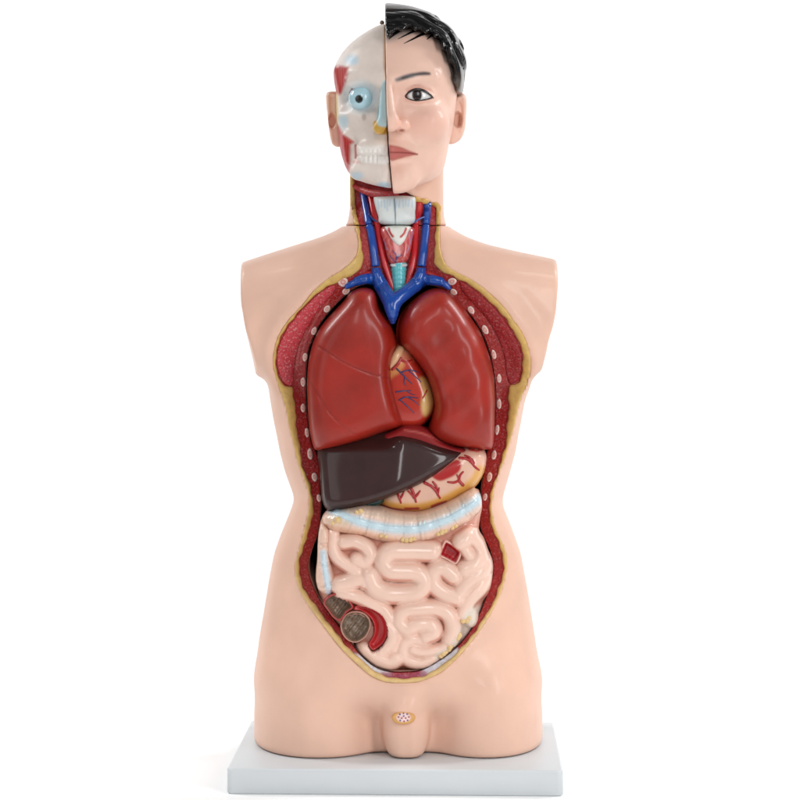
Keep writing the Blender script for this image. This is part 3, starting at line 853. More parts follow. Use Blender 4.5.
def split_mesh(V, Q, col, parts, m, parent):
    """one painted surface shared out among several part objects along painted borders"""
    n = len(V)
    a, b, c, d = V[Q[:, 0]], V[Q[:, 1]], V[Q[:, 2]], V[Q[:, 3]]
    fn = np.cross(c - a, d - b)
    N = np.stack([sum(np.bincount(Q[:, j], fn[:, k], n) for j in range(4)) for k in range(3)], 1)
    N /= np.linalg.norm(N, axis=1)[:, None] + 1e-12
    cen = V[Q].mean(1)
    u, v = PX(cen); PP = np.c_[u, v]
    own = np.zeros(len(Q), int)
    for i, (nm, poly, ymax) in enumerate(parts[1:], 1):
        own[inside(PP, np.asarray(poly, float)) & (cen[:, 1] < ymax) & (own == 0)] = i
    res = []
    for i, (nm, poly, ymax) in enumerate(parts):
        q = Q[own == i]
        if len(q) == 0: continue
        used, inv = np.unique(q, return_inverse=True)
        res.append(add_mesh(nm, V[used], inv.reshape(-1, 4), m, parent if i == 0 else res[0], col[used], N[used]))
    return res
skull = split_mesh(V, Q, p.c, [('skull_half', None, 0), ('temple_muscle', TEMP, 30), ('chewing_muscle', CHEW, 20), ('nose_cartilage', NOSEB, 0), ('nostril_cartilage', NOSEY, 0), ('teeth', TEETH, 0)], BONE, head)[0]
ec = W(361.3, 97.3, -60) ; ec = np.array([WX(361.3, -70), -57.5, WZ(97.3, -70)])
def pey(p):
    p.blob(361, 96, 12, 12, (158, 200, 214), 0.6); p.blob(359, 99, 3.9, 4.1, (8, 8, 10), 1, 0.12)
ball('eyeball', ec, 12.6, GLOSS, head, (184, 210, 218), pey)
# screw at the crown
ball('screw', W(382, 22.6, 0), (2.3, 2.3, 2.2), METAL, head, (120, 110, 100), None, 14)

# --- face half
FR = [(8, 392, -8, 30), (14, 412, -20, 50), (25, 430, -36, 66), (40, 444, -55, 80), (55, 452, -67, 88), (70, 456, -75, 92), (82, 457.5, -79, 92), (95, 457, -78, 91),
      (108, 455.5, -77, 88), (120, 454, -77, 84), (135, 451.5, -78, 76), (146, 448.6, -79, 66), (160, 446, -79, 50), (170, 443.5, -79, 40), (178, 439, -78, 30), (184, 433, -77, 20),
      (190, 423, -73, 10), (196, 408, -64, 0)]
GF = Grid((WX(382, 0), -122, WZ(203, 0)), (WX(463, 0), 100, WZ(5, 0)), 1.1)
x, y, z = GF.x, GF.y, GF.z
xm = midx(z, -70.0)
xr = WX(rowf(FR, z, -5, 2 - 1, 3), -5); yf = rowf(FR, z, -5, 2, 3); yb = rowf(FR, z, -5, 3, 3)
F = superell(x, y, xm - 1, np.maximum(xr - xm + 1, 2), -5.0, -5.0 - yf, yb + 5.0, 2.3)
F = smin(F, GF.cone(W(391, 79, -74), W(433, 78, -62), 6, 4), 8)                            # brow
F = smax(F, -GF.ball(W(417, 96, -87), (19, 12, 9.5)), 8)                                    # eye hollow
F = smax(F, -GF.ball(W(401, 97, -88), (8, 12, 13)), 7)
F = smax(F, -GF.ball(W(414, 136, -86), (7, 9, 9)), 7)                                      # beside the bridge
F = smin(F, GF.ball(W(428, 123, -53), (20, 25, 18)), 12)                                    # cheek
F = smin(F, GF.cone(W(387, 86, -80), W(389.5, 118, -97), 5.0, 7.0), 5)                      # nose
F = smin(F, GF.ball(W(390.5, 123, -96), (9, 9, 8.5)), 5)
F = smin(F, GF.ball(W(402.3, 125.5, -85), (7.4, 10, 7.0)), 2.6)                                # nostril wing
F = smax(F, -GF.ball(W(400.5, 131.2, -92), (3.8, 6, 2.1)), 1.5)
F = smax(F, -GF.cone(W(394, 135, -89), W(393.5, 143, -89), 1.6, 2.2), 3)                    # philtrum
F = smin(F, GF.cone(W(390, 151, -79), W(412, 153, -66), 9, 5), 7)                           # muzzle
F = smin(F, GF.cone(W(391, 149.6, -86.5), W(415, 153.4, -74), 4.6, 1.7), 2.0)           # lips
F = smin(F, GF.cone(W(391, 156.0, -87.0), W(411, 155.2, -76.0), 4.8, 2.0), 2.0)
F = smax(F, -GF.cone(W(390, 152.8, -94), W(417.5, 154.4, -76), 1.5, 0.9), 1.6)
F = smax(F, -GF.cone(W(391, 164, -90), W(408, 163, -82), 3, 3), 6)                          # below the lip
F = smin(F, GF.ball(W(398, 180, -70), (18, 13, 14)), 10)                                    # chin
lidc = np.array([WX(418, -74), -62.0, WZ(95.2, -74)])
F = smin(F, GF.ball(lidc, (17.0, 13.6, 13.0)), 3.0)
EYE = [(404.8, 96.2), (408.5, 92.2), (413, 89.9), (418, 89.2), (424, 90.6), (429.5, 93.8), (432.8, 97), (427.5, 98.9), (421, 100.2), (415, 100.4), (409, 98.9)]
P, shp = GF.xz()
EW = curve(EYE, True, 1.0); EW = np.c_[WX(EW[:, 0], -75), WZ(EW[:, 1], -75)]
near = (np.abs(P[:, 0] - lidc[0]) < 25) & (np.abs(P[:, 1] - lidc[2]) < 18)
sd = np.full(len(P), 30.0); sd[near] = sdf2(P[near], EW)
F = smax(F, -np.maximum(sd.reshape(shp)[:, None, :], y + 66), 0.8)
cr = np.array([(406, 91), (411, 87.6), (418, 86.2), (426, 88), (433, 92.5)])                 # lid crease
CW = curve(np.c_[WX(cr[:, 0], -75), WZ(cr[:, 1], -75)], False, 1.5)
sd = np.full(len(P), 30.0); sd[near] = seg_dist(P[near], CW, False)
F = F + (1.1 * np.exp(-(sd / 1.4) ** 2)).reshape(shp)[:, None, :] * (y < -40)
jaw = z - WZ(197 - (y + 70) * 0.34, -40)
F = smax(F, -jaw, 9)
F = smax(F, z - WZ(10, 0), 8)
F = np.maximum(F, (xm + 0.1) - x)
GF.F = F.astype(np.float32)
V, Q = GF.mesh(2)
p = Paint(V, (232, 192, 174))
p.blob(430, 122, 14, 14, (232, 168, 150), 0.35, 0.9); p.blob(402, 122, 9, 8, (228, 160, 138), 0.35, 0.9); p.blob(396, 172, 8, 6, (228, 164, 140), 0.3, 0.9)
p.line([(408, 90.5), (418, 86.5), (430, 90)], 2.0, (206, 136, 116), 2.5, 0.5)
p.line([(406, 99), (416, 103), (428, 101)], 1.2, (216, 146, 126), 2.0, 0.4)
BROW = [(396, 79.5), (402, 76.4), (410, 73.8), (418, 72.2), (426, 71.8), (431, 74), (426, 75.2), (416, 76.0), (408, 78), (400, 80.6)]
p.line([(397, 80), (404, 77.5), (412, 75.6)], 1.9, (126, 124, 124), 2.2, 0.8); p.poly(BROW, (86, 84, 86), 1.8, 0.85); p.line([(403, 78.0), (409, 76.2), (415, 74.9), (422, 73.6), (429, 73.6)], 1.1, (40, 39, 42), 1.6, 0.9)
LIPS = [(388, 146), (392, 145.4), (397, 146.2), (402, 147.6), (409, 150.4), (415, 152.6), (418, 154.4), (412, 155.9), (405, 157.3), (398, 159.2), (390, 160)]
p.poly(LIPS, (180, 98, 90), 1.2); p.line([(390, 152.6), (400, 152.4), (410, 153.2), (417.5, 154.4)], 0.6, (110, 36, 34), 0.6, 0.85)
p.poly(EYE, (60, 30, 24), 1.1); p.blob(401.5, 130.5, 3, 1.4, (150, 78, 62), 0.8, 0.5)
p.poly([(384, 26), (398, 26), (420, 24), (440, 28), (452, 60), (455, 86), (451, 78), (446, 62), (441, 47), (434, 38), (420, 34), (405, 36), (384, 42)], (150, 142, 138), 4.0, 0.7)
p.mix(ss(p.u, 455, 459) * ss(-p.v, -94, -84), (90, 84, 80))
face = split_mesh(V, Q, p.c, [('face_half', None, 0), ('lips', LIPS, 0), ('eyebrow', BROW, 0)], SKIN, head)[0]
def peye(p):
    p.blob(417, 95, 5.0, 5.8, (34, 18, 12), 1, 0.12); p.blob(417, 95, 2.4, 2.6, (6, 5, 5), 1, 0.2)
    p.blob(406, 96.5, 2.2, 2.5, (190, 110, 100), 0.7)
ball('eye', lidc, (15.3, 12.3, 11.7), GLOSS, head, (226, 226, 224), peye, 60)
def lidline(pts, r): return tube('lash_line', [lidp(u, v) for u, v in pts], r, GLOSS, face, (28, 16, 14), 8, 0.8)
def lidp(u, v):
    X, Z = WX(u, -75), WZ(v, -75)
    k = 1 - ((X - lidc[0]) / 17.2) ** 2 - ((Z - lidc[2]) / 13.2) ** 2
    return np.array([X, lidc[1] - 13.8 * math.sqrt(max(k, 0.02)), Z])
lidline([(405, 96), (408.5, 92.2), (413, 89.9), (418, 89.2), (424, 90.6), (429.5, 93.8), (433.6, 97.4)], [0.5, 0.9, 1.2, 1.3, 1.2, 0.9, 0.4])
lidline([(405.5, 96.6), (409, 98.9), (415, 100.4), (421, 100.2), (427.5, 98.9), (432, 97.2)], [0.5, 0.5, 0.5, 0.55, 0.6, 0.5])

# ears
def ear(out, hm, paint, y0, skinc):
    return puff('ear', out, y0, 6.5, 6, SKIN, head, 0.9, skinc, paint, hm, 2.5, 2.0, rings=(0.4, 0.9))
def hm_r(u, v, t):
    d = np.hypot((u - 457.6) / 4.0, (v - 119.5) / 7.5)
    rim = seg_dist(np.c_[u, v], curve([(458, 98), (463.5, 97.5), (464.6, 108), (464.3, 122), (461, 132)], False, 1.5), False)
    g = seg_dist(np.c_[u, v], curve([(459, 103), (460.8, 108), (461, 116), (460, 126)], False, 1.5), False)
    return 7.0 * ss(-d, -1.25, -0.75) - 1.3 * np.exp(-(rim / 1.5) ** 2) + 2.6 * np.exp(-(g / 1.4) ** 2)
ear([(450, 112), (453, 101), (457.5, 95), (462, 93.2), (465.6, 96), (466.8, 103), (466.3, 114), (465.2, 128), (461.5, 138), (456, 142.8), (450, 144.2), (446, 141), (446, 125)], hm_r,
    lambda p: p.blob(457.6, 120, 4.2, 7.5, (196, 140, 112), 0.6), 4.0, (232, 192, 174))
def hm_l(u, v, t):
    d = np.hypot((u - 332) / 3.6, (v - 121) / 7.0)
    rim = seg_dist(np.c_[u, v], curve([(336, 94.5), (329, 94.5), (328.4, 106), (330, 126), (333, 142)], False, 1.5), False)
    g = seg_dist(np.c_[u, v], curve([(332, 98), (331.4, 106), (331.6, 113)], False, 1.5), False)
    return 6.5 * ss(-d, -1.25, -0.75) - 1.2 * np.exp(-(rim / 1.4) ** 2) + 2.0 * np.exp(-(g / 1.3) ** 2)
ear([(341, 93), (336, 91.6), (329, 91.8), (326.2, 94.5), (326.3, 104), (327.6, 116), (329, 130), (331.2, 141.5), (334.5, 146), (340, 146.5), (344, 140), (344, 110)], hm_l,
    lambda p: (p.blob(332, 121, 3.6, 8, (192, 112, 88), 0.75), p.line([(341, 94), (337, 104), (336, 116)], 1.5, (206, 178, 110), 1, 0.7)), 4.0, (228, 184, 162))

# hair
HR = [(2.5, 394, -6, 30), (4.2, 402, -12, 40), (7, 414, -22, 54), (11, 425, -32, 64), (14.5, 434, -39, 70), (21, 441, -49, 78), (25, 447.5, -54, 83), (33, 455, -62, 90), (41, 460, -69, 95),
      (51, 464, -75, 99), (60, 465.2, -79, 101), (80, 464.6, -82, 102), (92, 463, -80, 101), (110, 459, -76, 98), (140, 452, -74, 90)]
GH = Grid((WX(382, 0), -100, WZ(132, 0)), (WX(470, 0), 108, WZ(-3, 0)), 1.15)
x, y, z = GH.x, GH.y, GH.z
xm = midx(z, -40)
xr = WX(rowf(HR, z, -5, 1, 1.2), -5); yf = rowf(HR, z, -5, 2, 1.2); yb = rowf(HR, z, -5, 3, 2)
F = superell(x, y, xm - 1, np.maximum(xr - xm + 1, 2), -5.0, -5.0 - yf, yb + 5.0, 2.25)
P, shp = GH.xz()
Ux, Vx = 400 + P[:, 0] / sc(-50), HZ + (CZ - P[:, 1]) / sc(-50)
# combed locks: grooves sweeping back over the crown and down to the temple
q = np.c_[Ux, Vx]
flow = np.hypot((Ux - 372) / 1.0, (Vx - 78) / 0.78)
grv = 1.1 * np.sin(flow * 0.62 + 0.9 * np.sin(Ux * 0.07)) + 0.7 * np.sin(flow * 1.35 + 1.5 * np.sin(Ux * 0.05 + 1))
wob = 1.1 * np.sin(Ux * 0.055) + 0.6 * np.sin(Ux * 0.13 + Vx * 0.1)
grv = 1.9 * (np.abs(np.sin(flow * 0.27 + wob)) ** 0.8 - 0.45) + 0.45 * np.abs(np.sin(flow * 0.7 + 1.5 * np.sin(Ux * 0.05 + 1)))
F = F - (1.55 * grv * ss(Vx, 4, 12) * ss(-Vx, -92, -72)).reshape(shp)[:, None, :] * ss(-y, -22, 32)
FORE = [(380, 40), (387, 38), (393, 35.0), (400, 31.5), (407, 28.8), (414, 29.5), (421, 31.5), (428, 33.0), (436, 36), (441, 43), (443.5, 49), (447, 57), (451.5, 65), (454, 74), (455, 84), (454.5, 96), (462, 104), (470, 150), (380, 150)]
FW = np.array(FORE, float); FW = curve(FW, True, 2.0); FW = np.c_[WX(FW[:, 0], -50), WZ(FW[:, 1], -50)]
sdF = (sdf2(P, FW) + 1.5 * np.sin(Ux * 0.55 + Vx * 0.2) + 0.4 * np.sin(Ux * 1.1 - Vx * 0.5)).reshape(shp)[:, None, :]
F = smax(F, -np.maximum(sdF, y - 8), 4.5)
F = smax(F, WZ(101, 60) - z, 4)
F = smax(F, z - WZ(3.6, 8), 7)
F = smax(F, -(x - (xm + 0.1)), 3.0)
GH.F = F.astype(np.float32)
V, Q = GH.mesh(2)
p = Paint(V, (10, 9, 10))
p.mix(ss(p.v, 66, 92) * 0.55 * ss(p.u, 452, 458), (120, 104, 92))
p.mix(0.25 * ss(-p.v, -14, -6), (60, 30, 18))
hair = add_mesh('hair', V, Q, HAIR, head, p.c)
def lock(pts, r, y0=None):
    tube('hair_lock', [front_at(face, u, v, 0.3) for u, v in curve(pts, False, 3)], np.interp(np.linspace(0, 1, len(curve(pts, False, 3))), np.linspace(0, 1, len(r)), r), HAIR, hair, (12, 11, 12), 10, 1.0)
lock([(438, 33), (429, 32.5), (421, 35), (413, 39), (404, 43.5)], [2.4, 2.0, 1.3, 0.8, 0.25])
lock([(434, 30), (424, 29), (415, 31), (406, 35), (398, 39)], [2.2, 1.8, 1.4, 0.9, 0.25])
lock([(436, 34), (431, 36), (427, 39.5)], [1.8, 1.2, 0.3])
lock([(412, 26), (402, 29.5), (394, 35), (389, 39)], [2.2, 1.8, 1.2, 0.3])
lock([(438, 39), (444, 47), (448, 56), (450, 63)], [1.6, 2.4, 1.8, 0.4])
lock([(446, 50), (451, 62), (454, 73), (455, 82)], [2.4, 2.2, 1.6, 0.4])

# ------------------------------------------------------------------ lungs
LR = [(325, 321), (334, 311), (344, 300.5), (350, 292.5), (359, 288), (368, 287.8), (374.5, 291.5), (377.6, 299), (380, 308), (385, 315.5), (391, 325), (395.8, 336), (397.8, 345),
      (394.6, 354), (392.6, 365), (393, 380), (395.6, 392.5), (399, 405), (402.8, 418), (403.6, 423.6), (400, 426.5), (387, 431), (371, 436.8), (355, 442), (340, 446.4), (329, 449), (318, 449.8), (314, 447),
      (310.5, 434), (308.6, 418), (307.6, 400), (307.2, 385), (308.4, 364), (312, 346), (317.5, 332)]
fis1 = [(318, 346), (330, 353), (345, 362), (360, 369), (377, 375), (394, 380)]
fis2 = [(311, 382), (318, 394), (330, 411.5), (342, 424), (354, 434)]
def hl(u, v, t):
    d1 = seg_dist(np.c_[u, v], curve(fis1, False, 2), False); d2 = seg_dist(np.c_[u, v], curve(fis2, False, 2), False)
    return 0.7 * np.exp(-(d1 / 0.9) ** 2) + 0.7 * np.exp(-(d2 / 0.9) ** 2) + 2.0 * np.sin(u * 0.05) * np.sin(v * 0.045) - 2.2 * ss(u - 385 + (v - 380) * -0.1, -10, 6)
LB = (149, 32, 19)
def plr(p):
    p.line(fis1, 0.5, (112, 14, 16), 0.6, 0.75); p.line(fis2, 0.5, (112, 14, 16), 0.6, 0.75); p.mix(ss(p.v, 380, 450) * 0.4, (160, 37, 20))
puff('lung', LR, -24, 50, 40, LUNG, None, 1.5, LB, plr, hl, 2.5, 2.2)
tag(bpy.data.objects['lung'], 'red lung with two thin fissure lines, above the dark liver', 'lung', 'lungs')
LL = [(399.5, 349), (397, 343), (396, 334), (396.8, 324), (400.5, 314), (407.5, 304.5), (419, 295), (430, 289), (440.5, 288), (451, 293), (461, 303), (471.5, 318), (480, 331), (486, 346), (490.5, 360),
      (493.8, 377), (494.8, 395), (494.7, 415), (494, 436), (492.5, 446.5), (488, 449), (475, 449), (462, 447), (449, 444.5), (438, 440.5), (430, 433), (428, 427), (430.5, 418), (433, 406), (432.4, 398), (430, 388.5),
      (425, 376), (419, 366.5), (412, 357.5), (406, 352.5)]
def hl2(u, v, t):
    e = seg_dist(np.c_[u, v], curve([(424, 292), (413, 305), (407, 321), (406, 335), (410, 348)], False, 2), False)
    sgn = (u < np.interp(v, [292, 305, 321, 335, 348], [424, 413, 407, 406, 410])) & (v < 352)
    return np.where(sgn, 9 * ss(e, 0, 8), 0) + 1.2 * np.sin(u * 0.16 + v * 0.05) * np.sin(v * 0.11)
o = puff('lung', LL, -24, 50, 40, LUNG, None, 1.5, (153, 34, 21), lambda p: p.mix(ss(p.v, 380, 450) * 0.3, (162, 38, 22)), hl2, 2.0, 2.0)
tag(o, 'smooth shiny red lung without fissure lines, above the stomach', 'lung', 'lungs')

# ------------------------------------------------------------------ heart with its great vein
heart = thing('heart_model', 'small red heart with yellow fat and a blue forked vein, squeezed between the lungs', 'heart')
def ph(p):
    p.poly([(386, 352), (404, 362), (400, 372), (394, 376), (388, 380), (384, 370)], (206, 140, 78), 2.5, 0.85)
    p.poly([(420, 378), (428, 380), (434, 398), (431, 412), (424, 416), (421, 405), (423, 392)], (206, 168, 104), 2.5)
    p.blob(402, 352, 10, 6, (206, 150, 110), 0.9, 0.4); p.blob(409, 357, 8, 5, (190, 104, 78), 0.7, 0.5)
puff('heart_body', [(380, 360), (388, 346), (398, 342), (408, 346), (417, 357), (425, 370), (431, 384), (435, 398), (434, 410), (429, 420), (420, 427), (408, 429), (395, 426), (386, 412), (380, 390)],
     -20, 34, 30, GLOSS, heart, 1.3, (176, 46, 32), ph, None, 2.4, 2)
bm_h = bpy.data.objects['heart_body']
def skin_tube(name, o, pts, r, m, base, off=0.0, **k):
    return tube(name, [front_at(o, u, v, off) for u, v in curve(pts, False, 3)], np.interp(np.linspace(0, 1, len(curve(pts, False, 3))), np.linspace(0, 1, len(r)), r), m, o, base, 10, 0.8, **k)
for s, r in (([(393, 369), (398, 364), (401, 358)], [1.3, 1.2, 0.8]), ([(401, 360), (406, 362), (412, 360)], [0.9, 0.8, 0.6]), ([(423, 398), (425, 394), (427, 390)], [0.5, 0.6, 0.5])):
    skin_tube('heart_artery', bm_h, s, [1.3 * q for q in r], VESSEL, (166, 24, 26), 0.3)
for s, r in (([(397, 369), (402, 374), (408, 380), (412, 384)], [1.1, 1.0, 0.8, 0.5]), ([(402, 372), (409, 370), (416, 371)], [0.9, 0.9, 0.5]), ([(409, 371), (415, 376), (421, 382)], [0.7, 0.7, 0.5]),
             ([(405, 376), (404, 382), (406, 386)], [0.6, 0.6, 0.4]), ([(413, 371), (419, 372.5)], [0.6, 0.4]), ([(407, 391), (411, 394), (416, 395)], [0.6, 0.5, 0.4]), ([(408, 397.5), (414, 401), (419, 405)], [0.7, 0.6, 0.4]),
             ([(396, 392), (403, 391), (411, 390.5)], [0.9, 0.9, 0.5]), ([(399, 400), (406, 397), (418, 398)], [0.9, 0.9, 0.5]), ([(400, 400), (406, 405), (414, 413)], [0.7, 0.7, 0.5])):
    skin_tube('heart_vein', bm_h, s, [0.8 * q for q in r], VESSEL, (34, 40, 92), 0.2)
tube('heart_trunk', [front_at(bm_h, 391, 366, -3), front_at(bm_h, 396, 357, -2), front_at(bm_h, 400, 350, -2)], [4.2, 4.6, 4.2], GLOSS, heart, (214, 168, 128), 14)
# forked vein as one smooth cast
GV = Grid((-50, -78, WZ(326, -55)), (50, -8, WZ(262, -20)), 0.95)
def chain(G, pts, r, F, k):
    c = curve(np.c_[np.asarray(pts, float), np.asarray(r, float)], False, 4)
    T = None
    for a, b in zip(c[:-1], c[1:]):
        d = G.cone(a[:3], b[:3], a[3], b[3]); T = d if T is None else np.minimum(T, d)
    return T if F is None else smin(F, T, k)
def VP(u, v, off): return SP(u, v, off)
yJ = [ysp(375.5, 267.5), ysp(421.5, 267.5)]
Fv = chain(GV, [W(375.5, 268.2, yJ[0] - 3), W(377.5, 276, yJ[0] - 8), W(382, 287, -36), W(387, 296, -46), W(391, 304, -52), W(392.3, 312, -54), W(392.6, 321, -50)], [4.71, 5.52, 7.13, 7.59, 7.59, 6.44, 3.22], None, 3)
Fv = chain(GV, [W(421.5, 268.2, yJ[1] - 3), W(420, 276, yJ[1] - 8), W(415, 285, -38), W(406, 292.5, -46), W(398, 299, -51), W(392.5, 306, -53)], [4.75, 5.42, 6.55, 6.67, 6.78, 7.01], Fv, 3)
Fv = chain(GV, [W(357, 281.2, ysp(357, 281) - 3.5), W(365, 279, ysp(365, 279) - 5), W(375, 280, -26), W(381, 286, -34)], [4.71, 5.29, 5.98, 6.44], Fv, 3)
Fv = chain(GV, [W(440.3, 281.5, ysp(440.3, 281) - 3.5), W(431, 280, ysp(431, 280) - 5), W(422, 281.5, -26), W(415, 285.5, -36)], [4.71, 5.29, 5.98, 6.44], Fv, 3)
Fv = np.maximum(Fv, GV.z - WZ(267.9, -15))
GV.F = Fv.astype(np.float32)
V, Q = GV.mesh(2)
add_mesh('great_vein', V, Q, VESSEL, heart, Paint(V, (12, 70, 160)).c)

# ------------------------------------------------------------------ diaphragm, liver, stomach
o = puff('diaphragm', [(380, 434), (392, 428), (404, 422.5), (416, 422), (430, 428), (440, 437), (455, 444), (474, 447.5), (480, 452), (462, 454), (440, 450), (420, 448), (395, 446)], -16, 42, 24, DULL, None, 1.8, (140, 28, 30),
         lambda p: p.line([(404, 430), (424, 434), (444, 442), (468, 449)], 0.8, (200, 100, 92), 0.9, 0.6), None, 3, 2.2)
tag(o, 'thin red dome of muscle showing between both lungs and the liver', 'diaphragm')
liver = thing('liver_model', 'dark brown glossy liver with a sharp slanting lower edge, under the lungs', 'liver')
LV = [(318, 446), (330, 432), (350, 428), (380, 426), (397, 428.5), (410, 431.5), (424, 435.5), (440, 441.5), (455, 446), (469, 448.6), (463, 455), (455.5, 461), (443, 469.5), (430, 477.5), (417, 484),
      (403.5, 489.5), (390, 494.8), (377, 499.2), (361, 503.8), (345, 507), (332, 508.6), (326.5, 507), (323, 500), (321, 486), (319.5, 468)]
def hlv(u, v, t):
    c = 403 - (v - 432) * 0.10
    r = np.sqrt((u - c) ** 2 + 20.0) - 4.5
    ridge = np.where(u < c, 0.13, 0.11) * r + 0.0004 * r * r - 9.0
    drop = 14 * ss(-v, -452, -436) * ss(-u, -404, -380) + 8 * ss(-v, -440, -430) * ss(u, 380, 404)
    return ridge + drop + 4.0 + (475 - v) * 0.20
o = puff('liver_body', LV, -22, 48, 30, LIVER, liver, 1.5, (52, 27, 25), None, hlv, 4.5, 2.6)
puff('gall_bladder', [(355, 500), (366, 496), (380, 493), (385, 499), (381, 504), (371, 507), (361, 507.8)], -46, 14, 12, GLOSS, liver, 1.0, (14, 58, 56), None, None)
stomach = thing('stomach_model', 'cream stomach with branching red vessels and yellow lower border, beside the liver', 'stomach')
ST = [(376, 496), (381, 505), (390, 509.6), (403, 511.4), (417, 511.6), (431, 509), (447, 503), (463.5, 494), (476.5, 484.5), (483.6, 472), (486.2, 460), (485.5, 452), (481, 446.5), (470, 444), (455, 448), (435, 458), (410, 472), (388, 484)]
low = [(378, 504), (392, 508), (405, 509.3), (417, 509.3), (430, 507), (446, 501), (462, 492), (474.5, 483), (481.5, 472)]
def pst(p):
    d = seg_dist(p.P, curve(low, False, 2), False)
    p.mix(0.95 * ss(-d, -9.5, -3.0), (216, 158, 66))
    p.poly([(432, 476), (440, 471), (450, 463), (457, 459.5), (461, 463), (460, 470), (455, 475), (447, 479), (439, 481)], (172, 30, 30), 1.3)
    for s in ([(384, 506), (392, 509), (402, 510.4)], [(405, 509), (418, 508.6)], [(432, 506.5), (440, 503.5), (446, 502)]):
        p.line(s, 1.5, (158, 24, 22), 0.7, 0.95)
    p.line([(469, 449), (477, 450.5), (482, 449)], 1.5, (178, 40, 36), 0.7)
o = puff('stomach_wall', ST, -18, 44, 30, GUT, stomach, 1.3, (226, 182, 160), pst, None, 2.4, 2.0)
def sv(s, r=(1.0, 0.9, 0.6)): skin_tube('stomach_artery', o, s, [1.6 * q for q in r], VESSEL, (166, 22, 28), 0.25)
sv([(460, 458), (467, 459), (472, 463), (475, 467), (479, 470)]); sv([(465, 455.5), (470, 458), (473, 464)], (0.6, 0.8, 0.8)); sv([(474, 463), (472.5, 459)], (0.7, 0.4))
sv([(463, 485), (459, 480), (461, 474), (463, 472)]); sv([(448, 482), (454, 482.5), (459, 480.5)], (0.6, 0.8, 0.8)); sv([(459.5, 480), (457, 475)], (0.7, 0.5))
sv([(425, 483), (431, 486), (436, 491), (438, 495), (440, 498)]); sv([(433, 482), (436, 486), (436.5, 491)], (0.7, 0.8, 0.8)); sv([(438, 493), (439, 488)], (0.7, 0.5))
sv([(410, 487), (413, 492), (416, 502)]); sv([(420, 491), (417, 495), (415, 497)], (0.5, 0.8, 0.8)); sv([(408, 491), (412, 495), (414, 498)], (0.5, 0.7, 0.7))
sv([(397, 493), (399, 497), (401, 503)], (0.7, 0.8, 0.5)); sv([(404, 492), (402, 496), (400, 499)], (0.5, 0.7, 0.7))

# ------------------------------------------------------------------ intestines
gut = thing('intestine_model', 'pale pink coiled bowels with a blue banded colon, filling the lower belly', 'intestines')
GO = [(321, 520), (330, 509), (360, 505), (400, 507), (440, 500), (474, 489), (480, 494), (482, 505), (480, 517), (479, 529), (484, 538), (488, 549), (492.6, 561), (492.3, 575), (489, 590), (483, 600), (481, 610),
      (476, 626), (467, 640), (454, 651.5), (439, 659.5), (428, 667.5), (413, 671), (402, 669.5), (388, 669.6), (373, 662.8), (360, 651), (352, 640), (342, 632), (330, 618), (323.5, 603), (318, 588), (316.3, 575), (317.8, 558), (318.4, 541)]
COILS = [([(333, 533), (332, 546), (338, 556.5), (348, 564), (358, 571)], 6.2),
         ([(344, 541), (355, 540), (366, 545), (370.5, 553), (365, 561), (357, 558)], 6.6),
         ([(338, 584), (350, 580), (362, 577), (366, 580)], 7.6),
         ([(341, 591), (356, 594), (372, 601), (384, 608), (390, 616)], 6.6),
         ([(432, 550), (410, 549.5), (391, 550.5), (384, 559), (389, 568), (400, 569.5), (415, 570.5), (423.5, 578), (419, 588.5), (405, 591.5), (388, 591), (376, 585.5), (370, 574)], 9.2),
         ([(454, 574.5), (443, 566.5), (433.5, 570), (434, 582), (444, 591), (457, 596)], 8.0),
         ([(461, 541), (471, 535.5), (480, 541), (484, 552), (477, 562), (465, 568)], 8.0),
         ([(466, 548), (470, 554)], 6.0),
         ([(490, 564), (480, 572), (468, 580), (460, 590)], 7.6),
         ([(489, 580), (478, 590), (468, 600), (463, 612)], 7.2),
         ([(426, 634), (434, 630), (430.5, 622.5), (418, 622), (406, 626), (399.5, 618), (404, 609), (419, 606.5), (437, 606.5), (449, 613), (453, 626), (450, 638)], 7.8),
         ([(450, 634), (446, 644), (436, 649), (422, 649.8), (413, 647.5)], 6.0),
         ([(424, 637.8), (411, 637.2), (404, 642.5), (403, 652), (410, 660), (423, 662.8), (434, 659)], 6.0),
         ([(363, 650), (374, 657), (389, 661), (396, 657)], 8.2),
         ([(387, 622), (393, 632), (389, 643), (381, 650)], 7.0),
         ([(399, 629), (396, 641), (393, 649)], 5.0), ([(470, 612), (472, 620)], 6.0)]
BASEG = (234, 197, 179)
il_c = [(353.5, 608), (360, 607.5), (369, 610.5), (377.5, 617.5), (381, 627), (379.5, 637), (373.5, 645)]
il_w = [2.0, 3.2, 4.8, 6.4, 7.0, 6.8, 5.4]
c = curve(np.c_[np.array(il_c), np.array(il_w)], False, 2.0)
T = np.gradient(c[:, :2], axis=0); T /= np.linalg.norm(T, axis=1)[:, None]; Nn = np.c_[-T[:, 1], T[:, 0]]
endc = [c[-1, :2] + c[-1, 2] * (math.cos(a) * Nn[-1] + math.sin(a) * T[-1]) for a in np.linspace(0, math.pi, 7)[1:-1]]
pts = np.vstack([c[:, :2] + Nn * c[:, 2:], endc, (c[:, :2] - Nn * c[:, 2:])[::-1]])
ILP = pts[::3].copy(); ILP = ILP.mean(0) + (ILP - ILP.mean(0)) * 1.0
WIN = np.array([(440.2, 553), (442.5, 547.5), (446, 542.5), (454.5, 546.5), (459.5, 551), (459.7, 556), (456, 562.6), (447, 559), (441.5, 556)], float)
CH1 = np.array([(326, 601.5), (331, 596.7), (338, 595), (345, 598), (350, 604), (350, 607), (346, 611), (340, 618), (335, 616.5), (330, 611)], float)
